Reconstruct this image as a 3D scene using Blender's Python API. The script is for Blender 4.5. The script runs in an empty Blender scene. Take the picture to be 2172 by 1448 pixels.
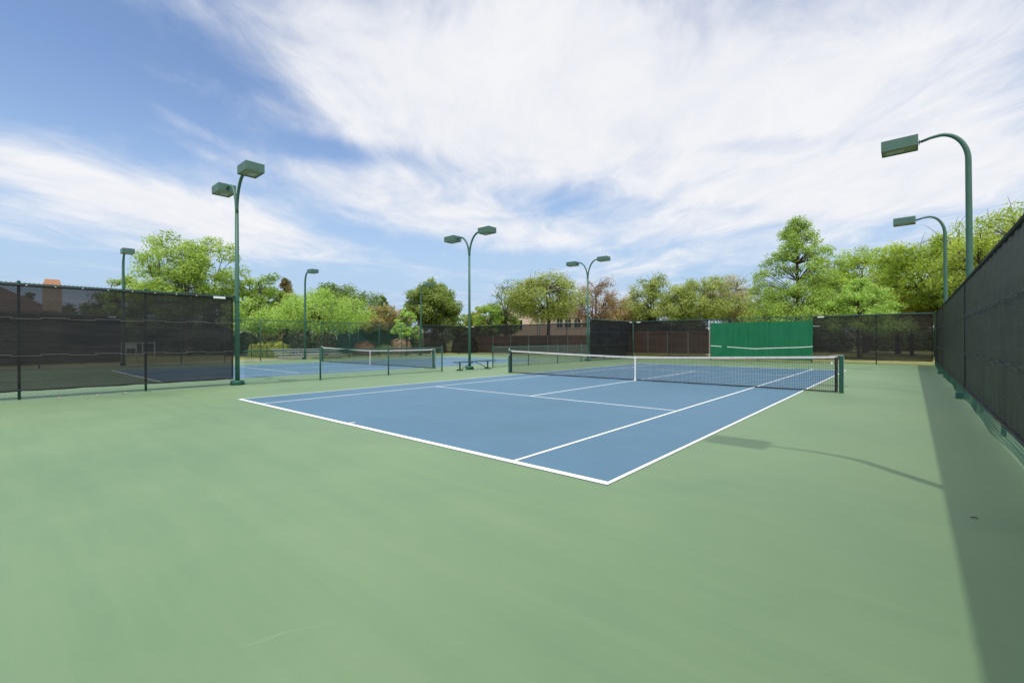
import bpy, math, random
import numpy as np
from mathutils import Vector, Matrix

# ------------------------------------------------------------------ camera
SC = bpy.context.scene
COL = SC.collection
R = math.radians
CAM = np.array([2.45023, -4.35342, 1.55494])
YAW, PITCH, ROLL = -0.71736, -0.0032628, -0.0022030
F_PX = 972.11
IW, IH = 2172.0, 1448.0
fw = np.array([math.sin(YAW) * math.cos(PITCH), math.cos(YAW) * math.cos(PITCH), math.sin(PITCH)])
r0 = np.array([math.cos(YAW), -math.sin(YAW), 0.0])
u0 = np.cross(r0, fw)
rt = r0 * math.cos(ROLL) + u0 * math.sin(ROLL)
up = -r0 * math.sin(ROLL) + u0 * math.cos(ROLL)
cd = bpy.data.cameras.new('camera')
cam = bpy.data.objects.new('camera', cd)
COL.objects.link(cam)
cam.matrix_world = Matrix(((rt[0], up[0], -fw[0], CAM[0]), (rt[1], up[1], -fw[1], CAM[1]),
                           (rt[2], up[2], -fw[2], CAM[2]), (0, 0, 0, 1)))
cd.sensor_fit = 'HORIZONTAL'
cd.sensor_width = 36.0
cd.lens = 36.0 * F_PX / IW
cd.clip_start = 0.05
cd.clip_end = 3000
SC.camera = cam


def spot(px, py, D):
    """point seen along a bearing (in the surveyed photograph's pixels) at forward distance D"""
    return CAM + D * (fw + (px - IW / 2) / F_PX * rt - (py - IH / 2) / F_PX * up)


# ------------------------------------------------------------------ light
SUN_TO = Vector((0.25, -0.27, 1.0)).normalized()
sl = bpy.data.lights.new('sun', 'SUN')
sl.energy = 2.2
sl.angle = R(0.9)
sl.color = (1.0, 0.955, 0.88)
sun = bpy.data.objects.new('sun', sl)
COL.objects.link(sun)
sun.rotation_euler = (-SUN_TO).to_track_quat('-Z', 'Y').to_euler()
sun.location = (0, 0, 60)

SC.view_settings.view_transform = 'Standard'
SC.view_settings.look = 'None'
SC.view_settings.exposure = 0.0
SC.view_settings.gamma = 1.0
SC.cycles.max_bounces = 5
SC.cycles.transparent_max_bounces = 14
SC.cycles.diffuse_bounces = 3
SC.cycles.glossy_bounces = 2

# ------------------------------------------------------------------ world: sky and drifting cloud
W = bpy.data.worlds.new('World')
SC.world = W
W.use_nodes = True
wt = W.node_tree
wt.nodes.clear()


class NT:
    def __init__(s, tree):
        s.t = tree

    def n(s, typ, **k):
        nd = s.t.nodes.new(typ)
        for a, b in k.items():
            setattr(nd, a, b)
        return nd

    def put(s, sock, v):
        if hasattr(v, 'is_linked'):
            s.t.links.new(v, sock)
        else:
            sock.default_value = v

    def m(s, op, a, b=0.0, c=0.0, clamp=False):
        nd = s.n('ShaderNodeMath', operation=op, use_clamp=clamp)
        s.put(nd.inputs[0], a)
        s.put(nd.inputs[1], b)
        if op in ('MULTIPLY_ADD', 'SMOOTH_MIN', 'SMOOTH_MAX'):
            s.put(nd.inputs[2], c)
        return nd.outputs[0]

    def dot(s, a, v):
        nd = s.n('ShaderNodeVectorMath', operation='DOT_PRODUCT')
        s.put(nd.inputs[0], a)
        nd.inputs[1].default_value = v
        return nd.outputs['Value']

    def comb(s, x, y, z=0.0):
        nd = s.n('ShaderNodeCombineXYZ')
        s.put(nd.inputs[0], x)
        s.put(nd.inputs[1], y)
        s.put(nd.inputs[2], z)
        return nd.outputs[0]

    def noise(s, vec, scale, detail=4.0, rough=0.5, dist=0.0, color=False):
        nd = s.n('ShaderNodeTexNoise')
        if vec is not None:
            s.put(nd.inputs['Vector'], vec)
        nd.inputs['Scale'].default_value = scale
        nd.inputs['Detail'].default_value = detail
        nd.inputs['Roughness'].default_value = rough
        nd.inputs['Distortion'].default_value = dist
        return nd.outputs['Color'] if color else nd.outputs[0]

    def smooth(s, x, lo, hi, a=0.0, b=1.0):
        nd = s.n('ShaderNodeMapRange', interpolation_type='SMOOTHSTEP')
        s.put(nd.inputs[0], x)
        nd.inputs[1].default_value = lo
        nd.inputs[2].default_value = hi
        nd.inputs[3].default_value = a
        nd.inputs[4].default_value = b
        return nd.outputs[0]

    def lin(s, x, lo, hi, a=0.0, b=1.0):
        nd = s.n('ShaderNodeMapRange')
        s.put(nd.inputs[0], x)
        nd.inputs[1].default_value = lo
        nd.inputs[2].default_value = hi
        nd.inputs[3].default_value = a
        nd.inputs[4].default_value = b
        return nd.outputs[0]

    def mix(s, f, a, b, blend='MIX'):
        nd = s.n('ShaderNodeMix', data_type='RGBA', blend_type=blend)
        s.put(nd.inputs[0], f)
        s.put(nd.inputs[6], a if hasattr(a, 'is_linked') else (*a, 1.0)[:4])
        s.put(nd.inputs[7], b if hasattr(b, 'is_linked') else (*b, 1.0)[:4])
        return nd.outputs[2]


g = NT(wt)
SKY_STRENGTH = 0.15
sky = g.n('ShaderNodeTexSky', sky_type='NISHITA')
sky.sun_disc = False
sky.sun_elevation = math.asin(SUN_TO.z)
sky.sun_rotation = math.atan2(SUN_TO.x, SUN_TO.y)
W.cycles.sampling_method = 'MANUAL'
W.cycles.sample_map_resolution = 512
sky.altitude = 150
sky.air_density = 1.0
sky.dust_density = 0.6
sky.ozone_density = 2.2
tc = g.n('ShaderNodeTexCoord')
DIR = tc.outputs['Generated']
A0 = (math.sin(YAW), math.cos(YAW), 0.0)          # bearing the cloud streets run along
A1 = (math.cos(YAW), -math.sin(YAW), 0.0)
df = g.m('MAXIMUM', g.dot(DIR, A0), 0.04)
dz = g.m('MAXIMUM', g.dot(DIR, (0, 0, 1)), 0.02)
U = g.m('DIVIDE', g.dot(DIR, A1), df)
V = g.m('DIVIDE', dz, df)
pr_ = g.m('DIVIDE', g.dot(DIR, A1), g.m('ADD', dz, 0.06))
pf_ = g.m('DIVIDE', g.dot(DIR, A0), g.m('ADD', dz, 0.06))
pv = g.comb(pr_, pf_, 0.0)
warp = g.noise(pv, 0.9, 2.0, 0.55, color=True)
wv = g.n('ShaderNodeVectorMath', operation='MULTIPLY_ADD')
g.put(wv.inputs[0], warp)
wv.inputs[1].default_value = (0.7, 0.7, 0.0)
g.put(wv.inputs[2], pv)
mp = g.n('ShaderNodeMapping')
g.put(mp.inputs['Vector'], wv.outputs[0])
mp.inputs['Scale'].default_value = (0.95, 0.60, 1.0)
mp.inputs['Rotation'].default_value = (0, 0, R(14))
mp.inputs['Location'].default_value = (3.1, 1.7, 0.0)
streak = g.noise(mp.outputs[0], 2.3, 5.0, 0.56, 0.25)
mp2 = g.n('ShaderNodeMapping')
g.put(mp2.inputs['Vector'], wv.outputs[0])
mp2.inputs['Scale'].default_value = (2.0, 0.85, 1.0)
mp2.inputs['Rotation'].default_value = (0, 0, R(24))
mp2.inputs['Location'].default_value = (7.7, 2.9, 4.0)
fibre = g.noise(mp2.outputs[0], 3.2, 5.0, 0.64, 0.5)
# cloud cover: banks and clear lanes, each given by bearing and elevation
BANKS = [  # (px, py, half length, half width, slope deg (down to the right), weight)
    (1120, 110, 520, 230, 14, 0.85), (1750, 150, 560, 260, -8, 0.75), (800, 160, 240, 130, 32, 0.50),
    (180, 395, 330, 70, 17, 0.95), (470, 470, 220, 50, 14, 0.60), (860, 425, 330, 55, 12, 0.62),
    (1720, 420, 480, 85, -9, 0.75), (1180, 300, 330, 90, 6, 0.45), (1100, 480, 260, 40, 4, 0.22),
    (1480, 545, 240, 30, -8, 0.36), (700, 530, 160, 22, 10, 0.30), (2050, 330, 260, 120, -10, 0.5),
    (400, 265, 150, 16, 28, 0.42), (460, 335, 130, 14, 26, 0.36), (780, 560, 170, 14, 6, 0.25), (480, 60, 110, 26, 40, 0.18),
    (170, 120, 360, 200, 8, -0.75), (600, 410, 150, 34, 16, -0.30),
    (1340, 350, 230, 30, -26, -0.34), (1590, 308, 150, 22, -6, -0.42), (1560, 440, 90, 20, 0, -0.35),
    (720, 320, 150, 28, 6, -0.62), (1290, 470, 180, 40, -8, -0.42), (1400, 520, 300, 26, -6, -0.3), (1560, 590, 220, 40, -4, -0.45), (1620, 520, 260, 36, -6, -0.30), (1010, 545, 280, 28, 2, -0.30), (1240, 405, 210, 36, -14, -0.28), (1750, 330, 220, 26, -12, -0.26), (1480, 400, 160, 20, -14, -0.22),
    (640, 600, 420, 60, 0, -0.45), (80, 560, 300, 60, 4, -0.35), (830, 510, 140, 26, 10, -0.35), (1950, 480, 170, 22, -8, -0.35)]
cov = 0.0
UV = g.comb(U, V, 0.0)
for (px, py, a, b, ang, wgt) in BANKS:
    mk = g.n('ShaderNodeMapping', vector_type='TEXTURE')
    g.put(mk.inputs['Vector'], UV)
    mk.inputs['Location'].default_value = ((px - IW / 2) / F_PX, (721 - py) / F_PX, 0)
    mk.inputs['Rotation'].default_value = (0, 0, R(-ang))
    mk.inputs['Scale'].default_value = (1.7 * a / F_PX, 1.7 * b / F_PX, 1.0)
    gr = g.n('ShaderNodeTexGradient', gradient_type='SPHERICAL')
    g.put(gr.inputs[0], mk.outputs[0])
    cov = g.m('MULTIPLY_ADD', g.smooth(gr.outputs['Fac'], 0.0, 1.0), wgt, cov)
ahead = g.smooth(g.dot(DIR, A0), 0.02, 0.25)
cov = g.m('ADD', g.m('MULTIPLY', cov, ahead), g.m('MULTIPLY', g.m('SUBTRACT', 1.0, ahead), 0.42))
dens = g.m('ADD', cov, g.m('MULTIPLY', g.m('SUBTRACT', streak, 0.5), 1.75))
dens = g.m('ADD', dens, g.m('MULTIPLY', g.m('SUBTRACT', fibre, 0.5), 0.60))
mask = g.smooth(dens, -0.42, 0.92, 0.0, 0.97)
tone = g.lin(g.m('ADD', g.m('MULTIPLY', streak, 0.55), g.m('MULTIPLY', fibre, 0.45)), 0.32, 0.62, 0.0, 1.0)
white = g.mix(tone, (5.35, 5.5, 5.95), (6.15, 6.2, 6.35))
fill_gain = g.smooth(g.dot(DIR, tuple(SUN_TO)), 0.32, 0.98, 1.0, 3.2)   # cloud around the sun, out of view, brightened to add fill light
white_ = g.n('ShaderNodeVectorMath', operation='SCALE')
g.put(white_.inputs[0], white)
g.put(white_.inputs['Scale'], fill_gain)
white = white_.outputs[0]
skyc = g.mix(g.smooth(dz, 0.0, 0.45), (2.95, 4.0, 5.35), g.mix(1.0, sky.outputs[0], (1.16, 1.16, 1.20), 'MULTIPLY'))
bg = g.n('ShaderNodeBackground')
bg.inputs['Strength'].default_value = SKY_STRENGTH
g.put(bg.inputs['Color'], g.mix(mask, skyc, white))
wo = g.n('ShaderNodeOutputWorld')
wt.links.new(bg.outputs[0], wo.inputs[0])

# ------------------------------------------------------------------ materials


def new_mat(name):
    m = bpy.data.materials.new(name)
    m.use_nodes = True
    t = m.node_tree
    b = t.nodes['Principled BSDF']
    b.inputs['Specular IOR Level'].default_value = 0.35
    return m, NT(t), b, t.nodes['Material Output']


def bump(h, b, height, strength=0.3, dist=0.01):
    nd = h.n('ShaderNodeBump')
    nd.inputs['Strength'].default_value = strength
    nd.inputs['Distance'].default_value = dist
    h.put(nd.inputs['Height'], height)
    h.t.links.new(nd.outputs[0], b.inputs['Normal'])


def plain(name, c, rough=0.5, var=0.12, scale=6.0, metal=0.0, bmp=0.0):
    m, h, b, o = new_mat(name)
    t = h.n('ShaderNodeTexCoord').outputs['Object']
    n = h.noise(t, scale, 5.0, 0.6)
    f = h.lin(n, 0.3, 0.7)
    h.put(b.inputs['Base Color'], h.mix(f, tuple(x * (1 - var) for x in c), tuple(min(1, x * (1 + var)) for x in c)))
    h.put(b.inputs['Roughness'], h.lin(n, 0.3, 0.7, max(0.05, rough - 0.08), min(1, rough + 0.08)))
    b.inputs['Metallic'].default_value = metal
    if bmp:
        bump(h, b, h.noise(t, scale * 12, 3.0), bmp, 0.004)
    return m


def acrylic(name, c, seed, streak=1.0):
    """rolled acrylic court paint: broad patches, squeegee streaks, scuffs and tiny chips"""
    m, h, b, o = new_mat(name)
    t = h.n('ShaderNodeTexCoord').outputs['Object']
    mpn = h.n('ShaderNodeMapping')
    h.put(mpn.inputs[0], t)
    mpn.inputs['Location'].default_value = (seed, seed * 2.3, 0)
    v = mpn.outputs[0]
    broad = h.noise(v, 0.22, 4.0, 0.55, 0.4)
    mid = h.noise(v, 1.1, 5.0, 0.6, 0.6)
    s = h.n('ShaderNodeMapping')
    h.put(s.inputs[0], v)
    s.inputs['Rotation'].default_value = (0, 0, R(24))
    s.inputs['Scale'].default_value = (0.35, 3.4, 1.0)
    st = h.noise(s.outputs[0], 1.0, 6.0, 0.62, 0.3)
    s2 = h.n('ShaderNodeMapping')
    h.put(s2.inputs[0], v)
    s2.inputs['Rotation'].default_value = (0, 0, R(-4))
    s2.inputs['Scale'].default_value = (0.5, 9.0, 1.0)
    st2 = h.noise(s2.outputs[0], 1.2, 4.0, 0.6, 0.2)
    grain = h.noise(v, 160.0, 2.0, 0.6)
    f = h.m('ADD', h.m('MULTIPLY', h.m('SUBTRACT', broad, 0.5), 1.5), h.m('MULTIPLY', h.m('SUBTRACT', mid, 0.5), 0.5))
    f = h.m('ADD', f, h.m('MULTIPLY', h.m('SUBTRACT', st, 0.5), 0.65 * streak))
    f = h.m('ADD', f, h.m('MULTIPLY', h.m('SUBTRACT', st2, 0.5), 0.30 * streak))
    f = h.m('ADD', f, h.m('MULTIPLY', h.m('SUBTRACT', grain, 0.5), 0.25))
    f = h.m('ADD', f, 0.5, clamp=True)
    lo = tuple(x * k for x, k in zip(c, (0.80, 0.86, 0.86)))
    hi = tuple(x * k for x, k in zip(c, (1.22, 1.13, 1.15)))
    col = h.mix(f, lo, hi)
    # pale scuffs: thin stretched worn marks, only here and there
    s3 = h.n('ShaderNodeMapping')
    h.put(s3.inputs[0], v)
    s3.inputs['Rotation'].default_value = (0, 0, R(38))
    s3.inputs['Scale'].default_value = (1.1, 14.0, 1.0)
    sc_ = h.noise(s3.outputs[0], 1.3, 3.0, 0.55, 0.4)
    where = h.smooth(h.noise(v, 0.7, 2.0), 0.52, 0.68)
    scuff = h.m('MULTIPLY', h.smooth(sc_, 0.68, 0.80, 0.0, 0.16), where)
    col = h.mix(scuff, col, tuple(min(0.6, x * 1.3 + 0.14) for x in c))
    # hairline scratches: thin wandering contours, broken up
    hl = h.m('ABSOLUTE', h.m('SUBTRACT', h.noise(v, 0.55, 2.0, 0.45, 0.6), 0.5))
    line_ = h.m('MULTIPLY', h.smooth(hl, 0.0005, 0.0014, 0.13, 0.0), h.smooth(h.noise(v, 1.9, 3.0, 0.6), 0.50, 0.62))
    col = h.mix(line_, col, tuple(min(0.6, x * 1.2 + 0.16) for x in c))
    vo = h.n('ShaderNodeTexVoronoi', feature='F1')
    h.put(vo.inputs['Vector'], v)
    vo.inputs['Scale'].default_value = 1.7
    chip = h.m('LESS_THAN', vo.outputs['Distance'], 0.008)
    col = h.mix(h.m('MULTIPLY', chip, 0.8), col, (0.6, 0.62, 0.58))
    h.put(b.inputs['Base Color'], col)
    h.put(b.inputs['Roughness'], h.lin(f, 0.0, 1.0, 0.52, 0.64))
    b.inputs['Specular IOR Level'].default_value = 0.5
    bump(h, b, grain, 0.25, 0.003)
    return m


def grass_mat(name):
    m, h, b, o = new_mat(name)
    t = h.n('ShaderNodeTexCoord').outputs['Object']
    n1 = h.noise(t, 0.12, 5.0, 0.6, 0.5)
    n2 = h.noise(t, 2.2, 6.0, 0.65)
    c = h.mix(h.smooth(n1, 0.36, 0.62), (0.22, 0.235, 0.068), (0.33, 0.31, 0.13))
    c = h.mix(h.m('MULTIPLY', h.smooth(n2, 0.35, 0.7), 0.55), c, (0.14, 0.17, 0.045))
    h.put(b.inputs['Base Color'], c)
    b.inputs['Roughness'].default_value = 0.95
    b.inputs['Specular IOR Level'].default_value = 0.1
    bump(h, b, h.noise(t, 30, 4.0), 0.8, 0.05)
    return m


def leaf_mat(name, ca, cb, transl=0.36):
    m, h, b, o = new_mat(name)
    at = h.n('ShaderNodeAttribute')
    at.attribute_name = 'tint'
    col = h.mix(at.outputs['Fac'], ca, cb)
    h.put(b.inputs['Base Color'], col)
    b.inputs['Roughness'].default_value = 0.55
    b.inputs['Specular IOR Level'].default_value = 0.25
    tr = h.n('ShaderNodeBsdfTranslucent')
    h.put(tr.inputs[0], h.mix(1.0, col, (1.0, 1.10, 0.68), 'MULTIPLY'))
    mx = h.n('ShaderNodeMixShader')
    mx.inputs[0].default_value = transl
    h.t.links.new(b.outputs[0], mx.inputs[1])
    h.t.links.new(tr.outputs[0], mx.inputs[2])
    h.t.links.new(mx.outputs[0], o.inputs[0])
    return m


def screen_mat(name, c, clear, seed, weave=70.0, rough=0.55):
    """woven open-mesh windscreen cloth: part fabric, part holes"""
    m, h, b, o = new_mat(name)
    t = h.n('ShaderNodeTexCoord').outputs['Object']
    mpn = h.n('ShaderNodeMapping')
    h.put(mpn.inputs[0], t)
    mpn.inputs['Location'].default_value = (seed, seed, seed)
    v = mpn.outputs[0]
    s = h.n('ShaderNodeMapping')
    h.put(s.inputs[0], v)
    s.inputs['Scale'].default_value = (0.5, 0.5, 3.0)
    n = h.noise(s.outputs[0], 1.3, 5.0, 0.6, 0.4)
    s2 = h.n('ShaderNodeMapping')
    h.put(s2.inputs[0], v)
    s2.inputs['Scale'].default_value = (0.22, 0.22, 22.0)
    thr = h.noise(s2.outputs[0], 1.6, 4.0, 0.65)
    dust = h.smooth(h.m('ADD', h.m('MULTIPLY', n, 0.7), h.m('MULTIPLY', thr, 0.35)), 0.42, 0.72)
    wav = h.n('ShaderNodeTexWave', wave_type='BANDS', bands_direction='Z')
    h.put(wav.inputs['Vector'], t)
    wav.inputs['Scale'].default_value = weave * 0.13
    wav.inputs['Distortion'].default_value = 1.2
    wav.inputs['Detail'].default_value = 2.0
    dust = h.m('MULTIPLY', dust, h.lin(wav.outputs['Fac'], 0.0, 1.0, 0.35, 1.25))
    h.put(b.inputs['Base Color'], h.mix(dust, tuple(x * 0.7 for x in c), tuple(x * 1.6 + 0.006 for x in c)))
    b.inputs['Roughness'].default_value = rough
    b.inputs['Specular IOR Level'].default_value = 0.3
    bump(h, b, h.m('ADD', h.m('MULTIPLY', wav.outputs['Fac'], 0.3), h.m('MULTIPLY', n, 2.2)), 0.5, 0.02)
    tp = h.n('ShaderNodeBsdfTransparent')
    mx = h.n('ShaderNodeMixShader')
    h.put(mx.inputs[0], h.lin(thr, 0.3, 0.7, 1 - clear - 0.05, 1 - clear + 0.05))
    h.t.links.new(tp.outputs[0], mx.inputs[1])
    h.t.links.new(b.outputs[0], mx.inputs[2])
    h.t.links.new(mx.outputs[0], o.inputs[0])
    return m


def brick_mat(name, c1, c2, mortar, scale, bw=0.5, rh=0.25):
    m, h, b, o = new_mat(name)
    t = h.n('ShaderNodeTexCoord').outputs['Object']
    sp = h.n('ShaderNodeSeparateXYZ')
    h.put(sp.inputs[0], t)
    v = h.comb(h.m('ADD', sp.outputs[0], sp.outputs[1]), sp.outputs[2], 0.0)
    br = h.n('ShaderNodeTexBrick')
    h.put(br.inputs['Vector'], v)
    br.inputs['Color1'].default_value = (*c1, 1)
    br.inputs['Color2'].default_value = (*c2, 1)
    br.inputs['Mortar'].default_value = (*mortar, 1)
    br.inputs['Scale'].default_value = scale
    br.inputs['Mortar Size'].default_value = 0.02
    br.inputs['Brick Width'].default_value = bw
    br.inputs['Row Height'].default_value = rh
    n = h.noise(t, 1.5, 4.0)
    h.put(b.inputs['Base Color'], h.mix(h.lin(n, 0.3, 0.7, 0.0, 0.35), br.outputs['Color'], c1))
    b.inputs['Roughness'].default_value = 0.9
    return m


def plank_mat(name, c, width):
    m, h, b, o = new_mat(name)
    t = h.n('ShaderNodeTexCoord').outputs['Object']
    sp = h.n('ShaderNodeSeparateXYZ')
    h.put(sp.inputs[0], t)
    k = h.m('DIVIDE', sp.outputs[0], width)
    cell = h.n('ShaderNodeTexWhiteNoise', noise_dimensions='1D')
    h.put(cell.inputs['W'], h.m('FLOOR', k))
    gap = h.m('LESS_THAN', h.m('FRACT', k), 0.07)
    col = h.mix(cell.outputs[0], tuple(x * 0.75 for x in c), tuple(x * 1.25 for x in c))
    s = h.n('ShaderNodeMapping')
    h.put(s.inputs[0], t)
    s.inputs['Scale'].default_value = (14, 14, 1.0)
    n = h.noise(s.outputs[0], 1.0, 5.0, 0.6)
    col = h.mix(h.lin(n, 0.3, 0.7, 0, 0.5), col, tuple(x * 0.6 for x in c))
    col = h.mix(gap, col, tuple(x * 0.15 for x in c))
    h.put(b.inputs['Base Color'], col)
    b.inputs['Roughness'].default_value = 0.9
    return m


M = {}
M['green_court'] = acrylic('green_acrylic', (0.150, 0.237, 0.114), 3.0)
M['blue_court'] = acrylic('blue_acrylic', (0.070, 0.158, 0.222), 11.0, 1.0)
M['line'] = plain('white_line_paint', (0.78, 0.79, 0.78), 0.7, 0.06, 3.0)
M['grass'] = grass_mat('dry_lawn')
M['concrete'] = plain('pale_concrete', (0.42, 0.35, 0.27), 0.9, 0.12, 1.2, bmp=0.3)
M['mulch'] = plain('bark_mulch', (0.085, 0.055, 0.035), 0.95, 0.35, 5.0, bmp=0.8)
M['pole'] = plain('green_pole_paint', (0.046, 0.120, 0.086), 0.45, 0.10, 4.0)
M['lamp'] = plain('green_lamp_paint', (0.072, 0.145, 0.112), 0.50, 0.10, 5.0)
M['post'] = plain('dark_green_post_paint', (0.014, 0.085, 0.058), 0.5, 0.15, 5.0)
M['wire'] = plain('green_vinyl_wire', (0.016, 0.095, 0.068), 0.45, 0.15, 3.0)
M['base'] = plain('green_base_paint', (0.020, 0.098, 0.068), 0.55, 0.15, 6.0)
M['galv'] = plain('galvanised_steel', (0.45, 0.46, 0.45), 0.45, 0.15, 9.0, metal=0.5)
M['alu'] = plain('weathered_aluminium', (0.42, 0.43, 0.42), 0.5, 0.12, 5.0, metal=0.35)
M['white'] = plain('white_vinyl', (0.74, 0.74, 0.72), 0.6, 0.06, 7.0)
M['band'] = plain('net_headband_canvas', (0.54, 0.52, 0.50), 0.8, 0.15, 9.0)
M['net'] = plain('black_net_twine', (0.012, 0.013, 0.014), 0.7, 0.2, 5.0)
M['black'] = plain('black_webbing', (0.011, 0.011, 0.013), 0.6, 0.25, 7.0)
M['bench'] = plain('dark_green_bench', (0.012, 0.050, 0.036), 0.5, 0.2, 7.0)
M['glass'] = plain('lamp_lens', (0.22, 0.23, 0.12), 0.35, 0.30, 3.5)
M['seam'] = plain('screen_seam_thread', (0.13, 0.115, 0.11), 0.8, 0.30, 4.0)
M['seam_dark'] = plain('screen_seam_tape', (0.085, 0.09, 0.10), 0.7, 0.35, 2.0)
M['wall_green'] = None


def wall_paint():
    m, h, b, o = new_mat('practice_wall_paint')
    t = h.n('ShaderNodeTexCoord').outputs['Object']
    s = h.n('ShaderNodeMapping')
    h.put(s.inputs[0], t)
    s.inputs['Scale'].default_value = (3.0, 1.0, 0.35)
    run = h.noise(s.outputs[0], 1.6, 5.0, 0.6)
    broad = h.noise(t, 0.8, 3.0)
    f = h.m('ADD', h.m('MULTIPLY', run, 0.6), h.m('MULTIPLY', broad, 0.4))
    col = h.mix(h.lin(f, 0.35, 0.65), (0.007, 0.122, 0.050), (0.018, 0.158, 0.074))
    vo = h.n('ShaderNodeTexVoronoi', feature='F1')
    h.put(vo.inputs['Vector'], t)
    vo.inputs['Scale'].default_value = 3.2
    spot_ = h.smooth(vo.outputs['Distance'], 0.05, 0.11, 0.35, 0.0)
    col = h.mix(h.m('MULTIPLY', spot_, h.smooth(broad, 0.45, 0.6)), col, (0.06, 0.20, 0.12))
    h.put(b.inputs['Base Color'], col)
    b.inputs['Roughness'].default_value = 0.7
    b.inputs['Specular IOR Level'].default_value = 0.15
    return m


M['wall_green'] = wall_paint()
M['bark'] = plain('grey_bark', (0.085, 0.062, 0.045), 0.95, 0.35, 3.0, bmp=0.6)
M['bark_dark'] = plain('dark_bark', (0.040, 0.032, 0.026), 0.95, 0.35, 3.0, bmp=0.6)
M['bark_brown'] = plain('brown_twig_bark', (0.15, 0.085, 0.05), 0.95, 0.3, 3.0)
M['scr_left'] = screen_mat('black_screen_cloth', (0.0130, 0.0120, 0.0130), 0.16, 2.0)
M['scr_near'] = screen_mat('heavy_black_screen_cloth', (0.0070, 0.0082, 0.0115), 0.06, 8.0, 120.0, 0.5)
M['scr_far'] = screen_mat('sun_faded_screen_cloth', (0.0135, 0.0115, 0.0110), 0.23, 5.0)
M['scr_div'] = screen_mat('dense_black_screen_cloth', (0.0085, 0.0085, 0.0110), 0.09, 15.0)
M['scr_blue'] = screen_mat('blue_black_screen_cloth', (0.012, 0.020, 0.028), 0.06, 4.0)
M['stucco'] = plain('tan_stucco', (0.60, 0.45, 0.345), 0.95, 0.08, 1.5)
M['trim'] = plain('cream_trim', (0.62, 0.58, 0.52), 0.8, 0.05, 4.0)
M['pane'] = plain('dark_window_glass', (0.020, 0.022, 0.022), 0.12, 0.2, 2.0)
M['door'] = plain('pale_garage_door', (0.46, 0.43, 0.40), 0.7, 0.06, 2.0)
M['roof'] = brick_mat('brown_shingles', (0.105, 0.072, 0.058), (0.15, 0.105, 0.082), (0.05, 0.036, 0.030), 1.0, 0.6, 0.3)
M['brick_tan'] = brick_mat('tan_brick', (0.46, 0.35, 0.26), (0.38, 0.28, 0.20), (0.46, 0.40, 0.33), 1.0, 0.44, 0.16)
M['brick_red'] = brick_mat('red_brick', (0.40, 0.20, 0.125), (0.32, 0.15, 0.09), (0.38, 0.30, 0.24), 1.0, 0.44, 0.16)
M['terracotta'] = plain('terracotta', (0.47, 0.23, 0.135), 0.75, 0.08, 3.0)
M['wood'] = plank_mat('red_brown_boards', (0.19, 0.095, 0.058), 0.14)
M['leafdry'] = plain('dry_leaf', (0.30, 0.25, 0.17), 0.8, 0.3, 20.0)
M['twig'] = plain('dark_twig', (0.030, 0.024, 0.020), 0.9, 0.2, 20.0)

# ------------------------------------------------------------------ mesh helper


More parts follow.
